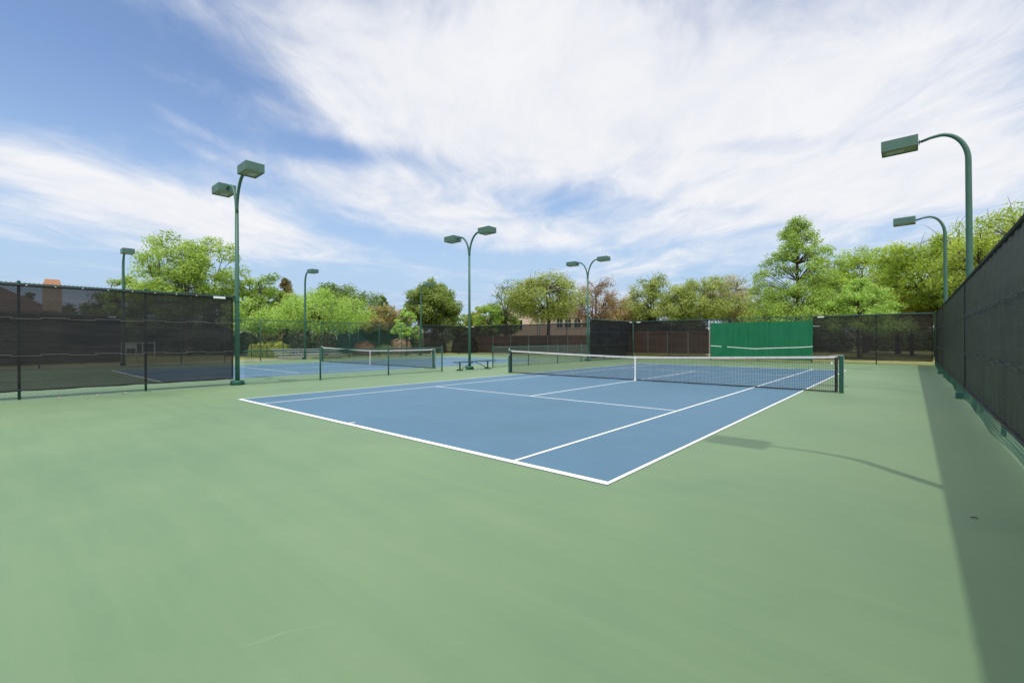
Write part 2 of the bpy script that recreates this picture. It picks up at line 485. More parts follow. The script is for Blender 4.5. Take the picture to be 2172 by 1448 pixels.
class MB:
    def __init__(s):
        s.V, s.F, s.n = [], [], 0

    def add(s, v, f):
        v = np.asarray(v, float).reshape(-1, 3)
        s.V.append(v)
        s.F.extend([tuple(int(i) + s.n for i in q) for q in f])
        s.n += len(v)
        return s

    def box(s, c, d, rz=0.0, taper=1.0):
        x, y, z = d[0] / 2, d[1] / 2, d[2] / 2
        v = np.array([(-x, -y, -z), (x, -y, -z), (x, y, -z), (-x, y, -z),
                      (-x * taper, -y * taper, z), (x * taper, -y * taper, z), (x * taper, y * taper, z), (-x * taper, y * taper, z)])
        k, q = math.cos(rz), math.sin(rz)
        v = np.c_[v[:, 0] * k - v[:, 1] * q, v[:, 0] * q + v[:, 1] * k, v[:, 2]] + np.asarray(c, float)
        return s.add(v, [(0, 3, 2, 1), (4, 5, 6, 7), (0, 1, 5, 4), (1, 2, 6, 5), (2, 3, 7, 6), (3, 0, 4, 7)])

    def bbox(s, c, d, bev=0.01):
        """box with chamfered vertical edges and a chamfered top rim"""
        x, y, z = d[0] / 2, d[1] / 2, d[2] / 2
        e = bev

        def ring(xx, yy, zz, b):
            return [(-xx + b, -yy, zz), (xx - b, -yy, zz), (xx, -yy + b, zz), (xx, yy - b, zz), (xx - b, yy, zz), (-xx + b, yy, zz), (-xx, yy - b, zz), (-xx, -yy + b, zz)]
        v = np.array(ring(x, y, -z, e) + ring(x, y, z - e, e) + ring(x - e, y - e, z, e)) + np.asarray(c, float)
        f = [tuple(range(7, -1, -1)), tuple(range(16, 24))]
        for k in (0, 8):
            f += [(k + i, k + (i + 1) % 8, k + 8 + (i + 1) % 8, k + 8 + i) for i in range(8)]
        return s.add(v, f)

    def tube(s, pts, rad, n=8, cap=True):
        pts = np.asarray(pts, float)
        m = len(pts)
        rad = np.broadcast_to(np.asarray(rad, float), (m,))
        t = np.gradient(pts, axis=0)
        t /= np.linalg.norm(t, axis=1, keepdims=True) + 1e-12
        ref = np.array([0, 0, 1.0]) if abs(t[0][2]) < 0.9 else np.array([1.0, 0, 0])
        a = np.cross(t[0], ref)
        a /= np.linalg.norm(a)
        V = []
        for i in range(m):
            a = a - t[i] * (a @ t[i])
            a /= np.linalg.norm(a) + 1e-12
            b = np.cross(t[i], a)
            th = np.arange(n) * 2 * math.pi / n
            V.append(pts[i] + rad[i] * (np.cos(th)[:, None] * a + np.sin(th)[:, None] * b))
        f = [(i * n + j, i * n + (j + 1) % n, (i + 1) * n + (j + 1) % n, (i + 1) * n + j) for i in range(m - 1) for j in range(n)]
        if cap:
            f += [tuple(range(n - 1, -1, -1)), tuple(range((m - 1) * n, m * n))]
        return s.add(np.concatenate(V), f)

    def cyl(s, c, r, h, n=16, r2=None, bev=0.0):
        c = np.asarray(c, float)
        r2 = r if r2 is None else r2
        if bev:
            return s.tube([c, c + (0, 0, h - bev), c + (0, 0, h)], [r, r2, r2 - bev], n)
        return s.tube([c, c + (0, 0, h)], [r, r2], n)

    def build(s, name, mat, parent=None, smooth=False, loc=(0, 0, 0), tint=None):
        me = bpy.data.meshes.new(name)
        V = np.concatenate(s.V) - np.asarray(loc, float)
        me.from_pydata(V.tolist(), [], s.F)
        me.materials.append(mat)
        if tint is not None:
            at = me.attributes.new('tint', 'FLOAT', 'FACE')
            at.data.foreach_set('value', np.asarray(tint, np.float32))
        if smooth:
            me.polygons.foreach_set('use_smooth', [len(f) == 4 for f in s.F])
        me.update()
        o = bpy.data.objects.new(name, me)
        COL.objects.link(o)
        o.location = loc
        if parent is not None:
            o.parent = parent
            o.location = Vector(loc) - Vector(parent.location) if parent.parent is None else Vector(loc) - Vector(parent.matrix_world.translation)
        return o


def part(mb, name, mat, parent, smooth=False, label=None, tint=None, kind=None):
    """a part given in the thing's own coordinates"""
    o = mb.build(name, mat, None, smooth, (0, 0, 0), tint)
    o.parent = parent
    if label:
        o['label'] = label
    if kind:
        o['kind'] = kind
    return o


def thing(name, label, cat, loc=(0, 0, 0), rz=0.0, group=None):
    o = bpy.data.objects.new(name, None)
    COL.objects.link(o)
    o.empty_display_size = 0.2
    o.location = loc
    o.rotation_euler = (0, 0, rz)
    o['label'] = label
    o['category'] = cat
    if group:
        o['group'] = group
    return o


def tag(o, label, cat, group=None):
    o['label'] = label
    o['category'] = cat
    if group:
        o['group'] = group
    return o


def structure(mb, name, mat):
    o = mb.build(name, mat)
    o['kind'] = 'structure'
    return o


def copy_tree(o, parent=None):
    c = o.copy()
    COL.objects.link(c)
    c.parent = parent
    for ch in list(o.children):
        copy_tree(ch, c)
    return c


# ------------------------------------------------------------------ ground and courts
XR, XD, XL = 3.56, -15.42, -34.8          # right fence, dividing line, left fence
Y0, Y1, Y2 = -9.0, 31.9, 31.2             # near end, far fence of the near court, far fence of the second court


def sheet(x0, y0, x1, y1, z):
    return [(x0, y0, z), (x1, y0, z), (x1, y1, z), (x0, y1, z)]


gm = MB()
th = np.linspace(0, 2 * math.pi, 65)[:-1]
ring = [(math.cos(a) * 900 - 15, math.sin(a) * 900 + 12, -0.07) for a in th]
gm.add(ring, [tuple(range(64))])
structure(gm, 'ground', M['grass'])
pm = MB()
pm.box(((XL - 0.25 + XR + 0.22) / 2, (Y0 - 1.5 + Y1 + 0.35) / 2, -0.06), (XR - XL + 0.47, Y1 - Y0 + 1.85, 0.12))
structure(pm, 'court_pavement', M['green_court'])
cp = MB()
cp.box((XL - 1.75, 2.0, -0.065), (2.6, 24.0, 0.07))
structure(cp, 'path', M['concrete'])


def court(x0, y0):
    w, l, b, t = 10.97, 23.77, 0.10, 0.05
    a = MB()
    a.add(sheet(x0 - w, y0, x0, y0 + l, 0.004), [(0, 1, 2, 3)])
    structure(a, 'playing_court', M['blue_court'])
    L = MB()
    z = 0.008

    def q(xa, ya, xb, yb):
        L.add(sheet(x0 + xa, y0 + ya, x0 + xb, y0 + yb, z), [(0, 1, 2, 3)])
    q(-w, 0, 0, b)
    q(-w, l - b, 0, l)
    for x in (-w, -t):
        q(x, b, x + t, l - b)
    for x in (-w + 1.37, -1.37 - t):
        q(x, b, x + t, l - b)
    xi, xj = -w + 1.37 + t, -1.37 - t
    s1, s2, c = 11.885 - 6.40, 11.885 + 6.40, -w / 2
    q(xi, s1, xj, s1 + t)
    q(xi, s2 - t, xj, s2)
    q(c - t / 2, s1 + t, c + t / 2, s2 - t)
    q(c - t / 2, b, c + t / 2, b + 0.12)
    q(c - t / 2, l - b - 0.12, c + t / 2, l - b)
    structure(L, 'court_lines', M['line'])


court(0.0, 0.0)
C2X, C2Y = -18.2, -0.1
court(C2X, C2Y)

# ------------------------------------------------------------------ nets


def net_height(s):
    """height of the band along the net, s from -1 to 1"""
    return 0.914 + (1.07 - 0.914) * abs(s) ** 1.25


def make_net(cx, cy, label):
    t = thing('tennis_net', label, 'tennis net', (cx, cy, 0))
    half = 6.40
    n = MB()
    rad = 0.0031
    xs = np.arange(-half + 0.13, half - 0.12, 0.046)
    for x in xs:
        h = net_height(x / half) - 0.03
        n.box((x, 0, (h + 0.03) / 2), (rad * 1.9, rad * 1.9, h - 0.03))
    for k in range(21):
        f = (k + 0.5) / 21
        px = np.linspace(-half + 0.1, half - 0.1, 25)
        pts = [(x, rad * 2, 0.03 + f * (net_height(x / half) - 0.06)) for x in px]
        n.tube(pts, rad, 4, False)
    part(n, 'net_mesh', M['net'], t)
    b = MB()
    px = np.linspace(-half + 0.09, half - 0.09, 41)
    V, Fc = [], []
    for i, x in enumerate(px):
        h = net_height(x / half)
        V += [(x, -0.014, h - 0.066), (x, 0.014, h - 0.066), (x, 0.009, h), (x, -0.009, h)]
        if i:
            a, c = 4 * (i - 1), 4 * i
            Fc += [(a + j, a + (j + 1) % 4, c + (j + 1) % 4, c + j) for j in range(4)]
    Fc += [(3, 2, 1, 0), tuple(4 * 40 + j for j in range(4))]
    b.add(V, Fc)
    part(b, 'headband', M['band'], t)
    s = MB()
    s.box((0, 0, 0.46), (0.055, 0.036, 0.925))
    s.box((0, 0, 0.02), (0.09, 0.06, 0.04))
    part(s, 'centre_strap', M['white'], t)
    d = MB()
    d.tube([(x, 0.0, 0.035 + 0.006 * math.sin(x * 5)) for x in px], 0.018, 6)
    part(d, 'bottom_tape', M['black'], t)
    for sd in (-1, 1):
        e = MB()
        e.box((sd * (half - 0.12), 0, 0.53), (0.075, 0.03, 1.0))
        part(e, 'side_tape', M['black'], t)
        p = MB()
        if sd > 0:
            p.bbox((half, 0, 0.54), (0.105, 0.105, 1.08), 0.014)
        else:
            p.cyl((-half, 0, 0), 0.052, 1.08, 14)
        po = part(p, 'post', M['post'], t)
        c = MB()
        if sd > 0:
            c.tube([(half - 0.30, 0, 1.062), (half - 0.06, 0, 1.088), (half + 0.03, 0, 1.09), (half + 0.058, 0, 1.05), (half + 0.06, 0, 0.2)], 0.008, 6)
            part(c, 'net_cord', M['band'], po)
        else:
            c.cyl((-half, 0, 1.08), 0.04, 0.03, 12, 0.025)
            c.cyl((-half, 0, 1.11), 0.012, 0.08, 8)
            part(c, 'cap', M['galv'], po)
            c = MB()
            c.box((-half + 0.045, -0.06, 0.86), (0.05, 0.05, 0.08))
            c.tube([(-half + 0.05, -0.09, 0.86), (-half + 0.05, -0.13, 0.86), (-half + 0.05, -0.13, 0.72)], 0.009, 6)
            part(c, 'crank', M['galv'], po)
        w = MB()
        w.tube([(sd * (half - (0.055 if k % 2 else 0.12)), 0.02 if k % 2 else -0.018, 0.08 + k * 0.045) for k in range(22)], 0.004, 4)
        part(w, 'lacing', M['band'], t)
    tg = MB()
    tg.box((half - 0.225, -0.02, 0.86), (0.045, 0.006, 0.075))
    part(tg, 'label_tag', M['white'], t)
    return t


make_net(-5.485, 11.885, 'black tennis net with white headband across the nearest blue court')
make_net(C2X - 5.485, C2Y + 11.885, 'tennis net seen behind the low chain-link fence, on the second court')

# ------------------------------------------------------------------ fences


def wires(mb, L, z0, z1, pitch=0.072, r=0.0022, wob=None, nseg=1):
    """chain-link as two families of diagonal wires in the plane x=0, running along y"""
    H = z1 - z0
    P0, P1 = [], []
    for fam in (1, -1):
        s = np.arange(-H, L, pitch)
        if fam > 0:
            a0, b0, a1, b1 = s, np.full_like(s, z0), s + H, np.full_like(s, z1)
        else:
            a0, b0, a1, b1 = s, np.full_like(s, z1), s + H, np.full_like(s, z0)
        sl_ = (b1 - b0) / H
        lo = np.maximum(a0, 0)
        hi = np.minimum(a1, L)
        ok = hi - lo > 0.02
        lo, hi, a0, b0, sl_ = lo[ok], hi[ok], a0[ok], b0[ok], sl_[ok]
        off = 0.0018 * fam
        for k in range(nseg):
            u, v = lo + (hi - lo) * k / nseg, lo + (hi - lo) * (k + 1) / nseg
            P0.append(np.c_[np.full_like(u, off), u, b0 + sl_ * (u - a0)])
            P1.append(np.c_[np.full_like(v, off), v, b0 + sl_ * (v - a0)])
    P0, P1 = np.concatenate(P0), np.concatenate(P1)
    if wob:
        for P in (P0, P1):
            P[:, 0] += wob(P[:, 1], P[:, 2])
    t = P1 - P0
    t /= np.linalg.norm(t, axis=1, keepdims=True)
    n = np.tile(np.array([1.0, 0, 0]), (len(t), 1))
    b = np.cross(t, n)
    b /= np.linalg.norm(b, axis=1, keepdims=True)
    n = np.cross(b, t)
    rings = []
    for P in (P0, P1):
        for a in (0.0, 2.094, 4.189):
            rings.append(P + r * (math.cos(a) * n + math.sin(a) * b))
    V = np.stack(rings, 1).reshape(-1, 3)
    f = []
    for i in range(len(P0)):
        k = 6 * i
        f += [(k, k + 1, k + 4, k + 3), (k + 1, k + 2, k + 5, k + 4), (k + 2, k, k + 3, k + 5)]
    mb.add(V, f)


FH = 3.12


def cloth(L, y0, z0, z1, x, amp, seed, ny, nz, sag=0.0):
    rg = np.random.RandomState(seed)
    ys, zs = np.linspace(y0, y0 + L, ny), np.linspace(z0, z1, nz)
    ph = rg.rand(8) * 6.28
    V = []
    for j, z in enumerate(zs):
        for y in ys:
            tz = (z - z0) / (z1 - z0)
            w = amp * math.sin(math.pi * min(1, max(0, tz))) * (math.sin(y * 1.9 + ph[0]) * 0.5 + math.sin(y * 4.7 + z * 1.3 + ph[1]) * 0.3 + math.sin(y * 9.1 - z * 3 + ph[2]) * 0.14)
            w += amp * 0.5 * math.sin(y * 11.4 + ph[3]) * (abs(tz - 0.5) * 2) ** 5 + amp * 0.25 * math.sin(y * 11.4 + ph[5]) * math.exp(-((z - 1.2) / 0.12) ** 2) + amp * 0.25 * math.sin(y * 11.4 + ph[6]) * math.exp(-((z - 2.15) / 0.12) ** 2)
            zz = z + (0.012 * math.sin(y * 5.2 + ph[4]) if j in (0,) else 0.0)
            V.append((x + w, y, zz))
    f = [(j * ny + i, j * ny + i + 1, (j + 1) * ny + i + 1, (j + 1) * ny + i) for j in range(nz - 1) for i in range(ny - 1)]
    return V, f


def make_fence(label, loc, rz, L, posts, height=FH, screens=(), pitch=0.072, wr=0.0022, post_r=0.032, side=1,
               wob=None, nseg=1, mid_rail=False, cat='fence', name='chain_link_fence', post_h=None, clamps=None, ties=False, tags=True):
    """fence along local +y from the thing's origin; screens hang on the side*x face"""
    t = thing(name, label, cat, loc, rz)
    for y in posts:
        p = MB()
        ph = post_h or height
        p.cyl((0, y, 0), post_r, ph, 10)
        p.tube([(0, y, ph), (0, y, ph + 0.025), (0, y, ph + 0.045)], [post_r * 1.2, post_r * 1.1, post_r * 0.4], 10)
        part(p, 'post', M['post'], t, True)
    r = MB()
    r.tube([(0, 0, height - 0.04), (0, L, height - 0.04)], 0.024, 8)
    part(r, 'top_rail', M['wire'], t, True)
    b = MB()
    b.tube([(0.03 * side, 0, 0.045), (0.03 * side, L, 0.045)], 0.006, 5)
    part(b, 'bottom_wire', M['post'], t)
    m = MB()
    if wob:
        wires(m, L, 0.015, 0.40, pitch, wr, wob, nseg)
        wires(m, L, 0.40, height + 0.02, pitch, wr)
    else:
        wires(m, L, 0.02, height + 0.02, pitch, wr)
    mo = part(m, 'wire_mesh', M['wire'], t)
    mo.location.x = 0.030 * side
    for (ya, yb, mat, amp, seams, dz0) in screens:
        sx = 0.062 * side
        SL = yb - ya
        V, f = cloth(SL, ya, dz0, height - 0.06, sx, amp, int(abs(ya) * 10 + L * 3), max(12, int(SL / 0.10)), 30)
        s = MB()
        s.add(V, f)
        so = part(s, 'windscreen', mat, t, True)
        h = MB()
        ny = max(6, int(SL / 0.4))
        for zz, hh in ((height - 0.085, 0.075), (dz0 + 0.025, 0.06)):
            h.tube([(sx + 0.012 * side, y, zz + (0.008 * math.sin(y * 5.2) if zz < 1 else 0)) for y in np.linspace(ya, yb, ny)], hh / 2.2, 6)
            part(h, 'hem', M['black'], so)
            h = MB()
        for y in (ya + 0.02, yb - 0.02):
            h.box((sx + 0.012 * side, y, (dz0 + height - 0.06) / 2), (0.012, 0.05, height - 0.2 - dz0))
            part(h, 'hem', M['black'], so)
            h = MB()
        step = 0.55
        if ties:
            for y in np.arange(ya + 0.3, yb - 0.1, step):
                e = MB()
                e.box((sx + 0.045 * side, y, height - 0.078), (0.014, 0.030, 0.020))
                part(e, 'cable_tie', M['white'], so)
        for zs, sm in seams:
            q = MB()
            up_ = True
            for k, y in enumerate(np.arange(ya + 0.02, yb - 0.05, step)):
                y2 = min(y + step, yb - 0.03)
                z = zs + (0.0 if up_ else -0.032)
                q.box((sx + 0.034 * side, (y + y2) / 2, z), (0.010, y2 - y, 0.012))
                q.box((sx + 0.034 * side, y2, zs - 0.016), (0.012, 0.012, 0.044))
                up_ = not up_
            part(q, 'seam', sm, so)
        if not tags:
            continue
        g_ = MB()
        g_.box((sx + 0.055 * side, yb - 0.42 if (yb - ya) < 20 else yb - 0.4, height - 0.10), (0.008, 0.36, 0.07))
        part(g_, 'label_tag', M['white'], so)
    if clamps:
        c = MB()
        for y in clamps:
            for z in (0.45, 1.2, 2.2, height - 0.1):
                c.box((0.02 * side, y, z), (0.10, 0.02, 0.03))
        part(c, 'clamp', M['galv'], t)
    return t


# dividing line, near end: the tall screened run in the left of the view
make_fence('tall chain-link fence with black windscreen at the left, ending at the light pole', (XD, Y0, 0), 0, 1.40 - Y0,
           [y - Y0 for y in (-8.9, -6.45, -3.79, -1.12)], screens=[(0.1, 1.28 - Y0, M['scr_left'], 0.022, [(2.18, M['seam']), (1.19, M['seam'])], 0.22)], wr=0.0030, pitch=0.085, ties=True)
# low fences between the courts
make_fence('low green chain-link fence in front of the second court net', (-15.12, 1.55, 0), 0, 8.95,
           [2.74, 5.86, 8.95], height=1.22, pitch=0.075, wr=0.0031, post_h=1.26)
make_fence('low green chain-link fence beyond the bench, short posts behind the near net', (-15.42, 14.48, 0), 0, 10.05,
           [0.0, 3.2, 6.3, 9.2], height=1.18, pitch=0.075, wr=0.0031, post_h=1.24)
# dividing line, far end
make_fence('tall dense black windscreen fence running back from the far double light pole', (-15.5, 24.85, 0), 0, Y1 - 24.85,
           [2.2, 4.6, 7.05], screens=[(0.05, Y1 - 24.85 - 0.2, M['scr_div'], 0.03, [(2.15, M['seam_dark']), (1.18, M['seam_dark'])], 0.2)], wr=0.0028)
# far fence of the near court (local +y points to -x)
FARL = XR - XD - 0.02
far = make_fence('far end fence of the near court, holding the green practice wall between two windscreens', (XR - 0.05, Y1, 0), R(90), FARL,
                 [0.02, 2.72, 6.1, 9.35, 12.6, 15.85, FARL], screens=[(0.14, 6.0, M['scr_far'], 0.025, [(2.28, M['seam_dark']), (1.55, M['black'])], 0.24),
                                                                        (12.78, FARL - 0.12, M['scr_far'], 0.025, [(2.22, M['seam_dark']), (1.22, M['black'])], 0.2)], side=-1, wr=0.0028)
# right fence


def ripple(y, z):
    """the loose bottom of the mesh kicks out towards the court"""
    k = np.clip(0.33 - z, 0, None)
    return -k * (0.26 + 0.07 * np.sin(y * 0.9) + 0.035 * np.sin(y * 2.1 + 1))


make_fence('long black windscreen fence along the right side of the near court', (XR, Y0, 0), 0, Y1 - Y0,
           [y - Y0 for y in np.arange(-8.9, 31.8, 3.05)], screens=[(0.05, 3.41 - 0.0 - Y0 - 0.9, M['scr_near'], 0.022, [(2.14, M['seam_dark']), (1.20, M['seam_dark'])], 0.24),
                                                            (2.56 - Y0, 12.40 - Y0, M['scr_near'], 0.024, [(2.14, M['seam_dark']), (1.20, M['seam_dark'])], 0.25),
                                                            (12.44 - Y0, 23.55 - Y0, M['scr_near'], 0.022, [(2.12, M['seam_dark']), (1.16, M['seam_dark'])], 0.27),
                                                            (23.59 - Y0, Y1 - Y0 - 0.12, M['scr_near'], 0.02, [(2.12, M['seam_dark']), (1.14, M['seam_dark'])], 0.27)],
           side=-1, wob=ripple, nseg=5, wr=0.0033, pitch=0.078, tags=False)
# second court
make_fence('green chain-link fence along the far left side of the second court', (XL, Y0, 0), 0, Y2 - Y0,
           [y - Y0 for y in (-8.9, -5.6, -2.4, 4.3, 6.9, 9.3, 14.1, 16.6, 19.6, 22.1, 27.2, 29.5, Y2)], pitch=0.11, wr=0.0042, post_r=0.036,
           screens=[(0.05, 1.15 - Y0, M['scr_div'], 0.03, [(1.18, M['seam_dark'])], 0.22), (24.75 - Y0, Y2 - Y0 - 0.1, M['scr_far'], 0.03, [(2.2, M['seam_dark']), (1.2, M['seam_dark'])], 0.22)])
make_fence('end fence of the second court, windscreen with brown board fence showing through', (-15.6, Y2, 0), R(90), XL * -1 - 15.65,
           [3.1, 6.2, 9.4, 12.6, 15.8], screens=[(0.1, -XL - 15.75, M['scr_far'], 0.025, [(1.22, M['black'])], 0.24)], side=-1, pitch=0.1, wr=0.0036)
tall_gate = MB()

# ------------------------------------------------------------------ practice wall
pw = thing('practice_wall', 'bright green practice wall of five panels with a white net line', 'practice wall', (-9.0, Y1 - 0.24, 0))
for k in range(5):
    w = MB()
    w.bbox((0.65 + 1.3 * k, 0, 1.46), (1.292, 0.07, 2.64), 0.006)
    part(w, 'panel', M['wall_green'], pw)
PX = [(0.0, 1.09), (0.78, 1.035)]
PX2 = [(1.16, 1.01), (3.0, 0.89), (4.9, 0.985), (5.4, 1.0), (6.0, 1.035), (6.5, 1.075)]
for P in (PX, PX2):
    ln = MB()
    for (xa, za), (xb, zb) in zip(P[:-1], P[1:]):
        ln.add([(xa, -0.038, za - 0.022), (xb, -0.038, zb - 0.022), (xb, -0.038, zb + 0.022), (xa, -0.038, za + 0.022),
                (xa, -0.034, za - 0.022), (xb, -0.034, zb - 0.022), (xb, -0.034, zb + 0.022), (xa, -0.034, za + 0.022)],
               [(0, 1, 2, 3), (4, 7, 6, 5), (0, 4, 5, 1), (3, 2, 6, 7)])
    part(ln, 'net_line', M['line'], pw)
for x, s in ((-0.02, -1), (6.52, 1)):
    for z in (0.42, 2.42):
        b = MB()
        b.box((x + s * 0.15, 0.02, z), (0.42, 0.05, 0.045))
        part(b, 'bracket', M['galv'], pw)
for x in (0.06, 6.44):
    b = MB()
    b.box((x, 0.075, 1.4), (0.08, 0.07, 2.6))
    part(b, 'frame_post', M['post'], pw)

# ------------------------------------------------------------------ light poles


def arc(x0, z0, dx, dz, n=12, out=0.0):
    """quarter ellipse rising from vertical to horizontal, then a straight reach of length out"""
    p = [(x0 + dx * (1 - math.cos(a)), 0, z0 + dz * math.sin(a)) for a in np.linspace(0, math.pi / 2, n)]
    if out:
        s = 1 if dx > 0 else -1
        p += [(x0 + dx + s * out * 0.5, 0, z0 + dz - 0.02), (x0 + dx + s * out, 0, z0 + dz - 0.06)]
    return p


def lamp_head(parent, cx, z0, tilt=0.0):
    """shoe-box flood: hollow green housing with a recessed lens underneath"""
    lx, ly, lz = 0.78, 0.57, 0.28
    h = MB()
    x, y = lx / 2, ly / 2
    o = np.array([(-x, -y, 0), (x, -y, 0), (x, y, 0), (-x, y, 0)])
    i = o * (0.94, 0.92, 1)
    V = np.concatenate([o + (0, 0, lz), o, i, i + (0, 0, 0.035)]) + (cx, 0, z0)
    f = [(0, 1, 2, 3)]
    for k in range(4):
        j = (k + 1) % 4
        f += [(4 + k, 4 + j, j, k), (8 + k, 8 + j, 4 + j, 4 + k), (12 + k, 12 + j, 8 + j, 8 + k)]
    h.add(V, f)
    hd = part(h, 'lamp_head', M['lamp'], parent)
    g1 = MB()
    i2 = i * (0.998, 0.998, 1) + (cx, 0, z0 + 0.022)
    i3 = i2 + (0, 0, 0.008)
    g1.add(np.concatenate([i2, i3]), [(3, 2, 1, 0), (4, 5, 6, 7)])
    part(g1, 'lens', M['glass'], hd)
    g2 = MB()
    g2.box((cx - 0.1, 0.05, z0 + 0.018), (0.36, 0.2, 0.008))
    part(g2, 'reflector', M['alu'], hd)
    return hd


def pole_base(t, r, h, square=False):
    b = MB()
    if square:
        b.bbox((-0.16, 0, h / 2), (r * 2, r * 2, h), 0.02)
    else:
        b.cyl((0, 0, 0), r, h, 18, bev=0.03)
    part(b, 'base', M['base'], t, not square)


def double_pole(label, x, y, zr, zl, rad=0.07):
    t = thing('light_pole', label, 'light pole', (x, y, 0), 0, 'tennis court light poles')
    pole_base(t, 0.22, 0.16)
    p = MB()
    p.tube([(0, 0, 0.1), (0, 0, 3.0), (0, 0, 6.15)], [rad * 1.05, rad, rad * 0.86], 14)
    po = part(p, 'pole', M['pole'], t, True)
    for z in (0.45, 1.22, 1.55, 2.25, 2.9):
        b = MB()
        b.tube([(0, 0, z), (0, 0, z + 0.035)], rad * 1.16, 14)
        part(b, 'clamp_band', M['post'], po)
    b = MB()
    b.bbox((rad * 0.93, 0, 0.75), (0.02, 0.07, 0.14), 0.006)
    part(b, 'access_cover', M['post'], po)
    for s, zz in ((1, zr), (-1, zl)):
        a = MB()
        zt = zz + 0.16
        a.tube(arc(s * 0.022, 6.05, s * 0.72, zt - 6.05, 14, 0.24), 0.050, 12)
        part(a, 'arm', M['pole'], t, True)
        lamp_head(t, s * (0.94 + 0.38), zz)
    return t


def single_pole(label, x, y, zz, sgn=-1, rad=0.074, square=True, br=0.13):
    t = thing('light_pole', label, 'light pole', (x, y, 0), 0, 'tennis court light poles')
    pole_base(t, br, 0.17, square)
    p = MB()
    pts = [(0, 0, 0.1), (0, 0, 3.0), (0, 0, 6.05)]
    rr = [rad, rad * 0.96, rad * 0.86]
    ax = [q for q in arc(0, 6.2, sgn * 0.55, zz + 0.20 - 6.2, 14)]
    pts += ax
    rr += [rad * 0.86 - (rad * 0.30) * k / 13 for k in range(14)]
    pts += [(sgn * 0.72, 0, zz + 0.185), (sgn * 0.92, 0, zz + 0.135)]
    rr += [rad * 0.50, rad * 0.46]
    p.tube(pts, rr, 14)
    part(p, 'pole', M['pole'], t, True)
    c = MB()
    c.tube([(sgn * 0.91, 0, zz + 0.137), (sgn * 1.0, 0, zz + 0.125)], 0.022, 8)
    c.box((sgn * 0.945, 0, zz + 0.13), (0.02, 0.10, 0.10))
    part(c, 'knuckle', M['post'], t)
    lamp_head(t, sgn * (0.98 + 0.38), zz)
    t.rotation_euler.y = sgn * 0.009
    return t


double_pole('tall green double-headed light pole at the end of the left windscreen fence', -15.45, 1.45, 7.10, 6.99, 0.070)
double_pole('green double-headed light pole standing behind the bench between the courts', -15.32, 12.57, 7.03, 6.96, 0.066)
double_pole('green double-headed light pole at the far end of the low dividing fence', -15.5, 24.70, 7.20, 7.12, 0.070)
single_pole('thick green single-headed light pole rising behind the right fence, nearest of its row', XR + 0.05, 12.42, 6.80)
single_pole('green single-headed light pole behind the right fence, near the far corner', XR + 0.05, 23.58, 6.86)
single_pole('green single-headed light pole beside the right fence whose shadow falls on the green surface', XR + 0.05, 1.28, 6.82)
single_pole('green single-headed light pole on the second court side fence, left, above the windscreen', XL - 0.1, 1.30, 6.86, 1, 0.085)
single_pole('green single-headed light pole in front of the bleachers and lime trees', XL - 0.1, 12.74, 6.92, 1, 0.085)
single_pole('green single-headed light pole in front of the dark round tree', XL - 0.1, 24.45, 6.92, 1, 0.085)

# ------------------------------------------------------------------ bench
bn = thing('bench', 'dark green backless bench beside the middle light pole', 'bench', (-14.88, 12.55, 0))
s = MB()
for x in (-0.072, 0.072):
    s.bbox((x, 0, 0.43), (0.135, 2.86, 0.04), 0.008)
part(s, 'seat', M['bench'], bn)
for y in (-1.08, 0.95):
    l = MB()
    l.box((0, y, 0.22), (0.055, 0.055, 0.38))
    lo = part(l, 'leg', M['bench'], bn)
    f_ = MB()
    f_.box((0, y, 0.03), (0.42, 0.075, 0.05))
    part(f_, 'foot', M['bench'], lo)
for y in (-0.98, 0.86):
    l = MB()
    l.tube([(0, y, 0.08), (0, y * 0.08 - 0.04, 0.405)], 0.018, 6)
    part(l, 'brace', M['bench'], bn)

# ------------------------------------------------------------------ bleachers
bl = thing('bleachers', 'low aluminium bleachers beyond the side fence of the second court', 'bleachers', (-36.4, 14.2, -0.04))
for k in range(4):
    x, z = -k * 0.55, 0.24 + k * 0.20
    p = MB()
    p.bbox((x, 0, z), (0.25, 5.7, 0.045), 0.008)
    part(p, 'seat_plank', M['alu'], bl)
    if k:
        p = MB()
        p.bbox((x + 0.26, 0, z - 0.17), (0.22, 5.5, 0.035), 0.006)
        part(p, 'foot_plank', M['alu'], bl)
for y in (-2.5, -0.85, 0.85, 2.5):
    p = MB()
    for k in range(4):
        x, z = -k * 0.55, 0.24 + k * 0.20
        p.tube([(x, y, 0.0), (x, y, z - 0.02)], 0.022, 6)
    p.tube([(0.05, y, 0.02), (-1.7, y, 0.02)], 0.022, 6)
    p.tube([(0.0, y, 0.05), (-1.65, y, 0.78)], 0.018, 6)
    part(p, 'frame', M['galv'], bl)

# ------------------------------------------------------------------ trees and shrubs


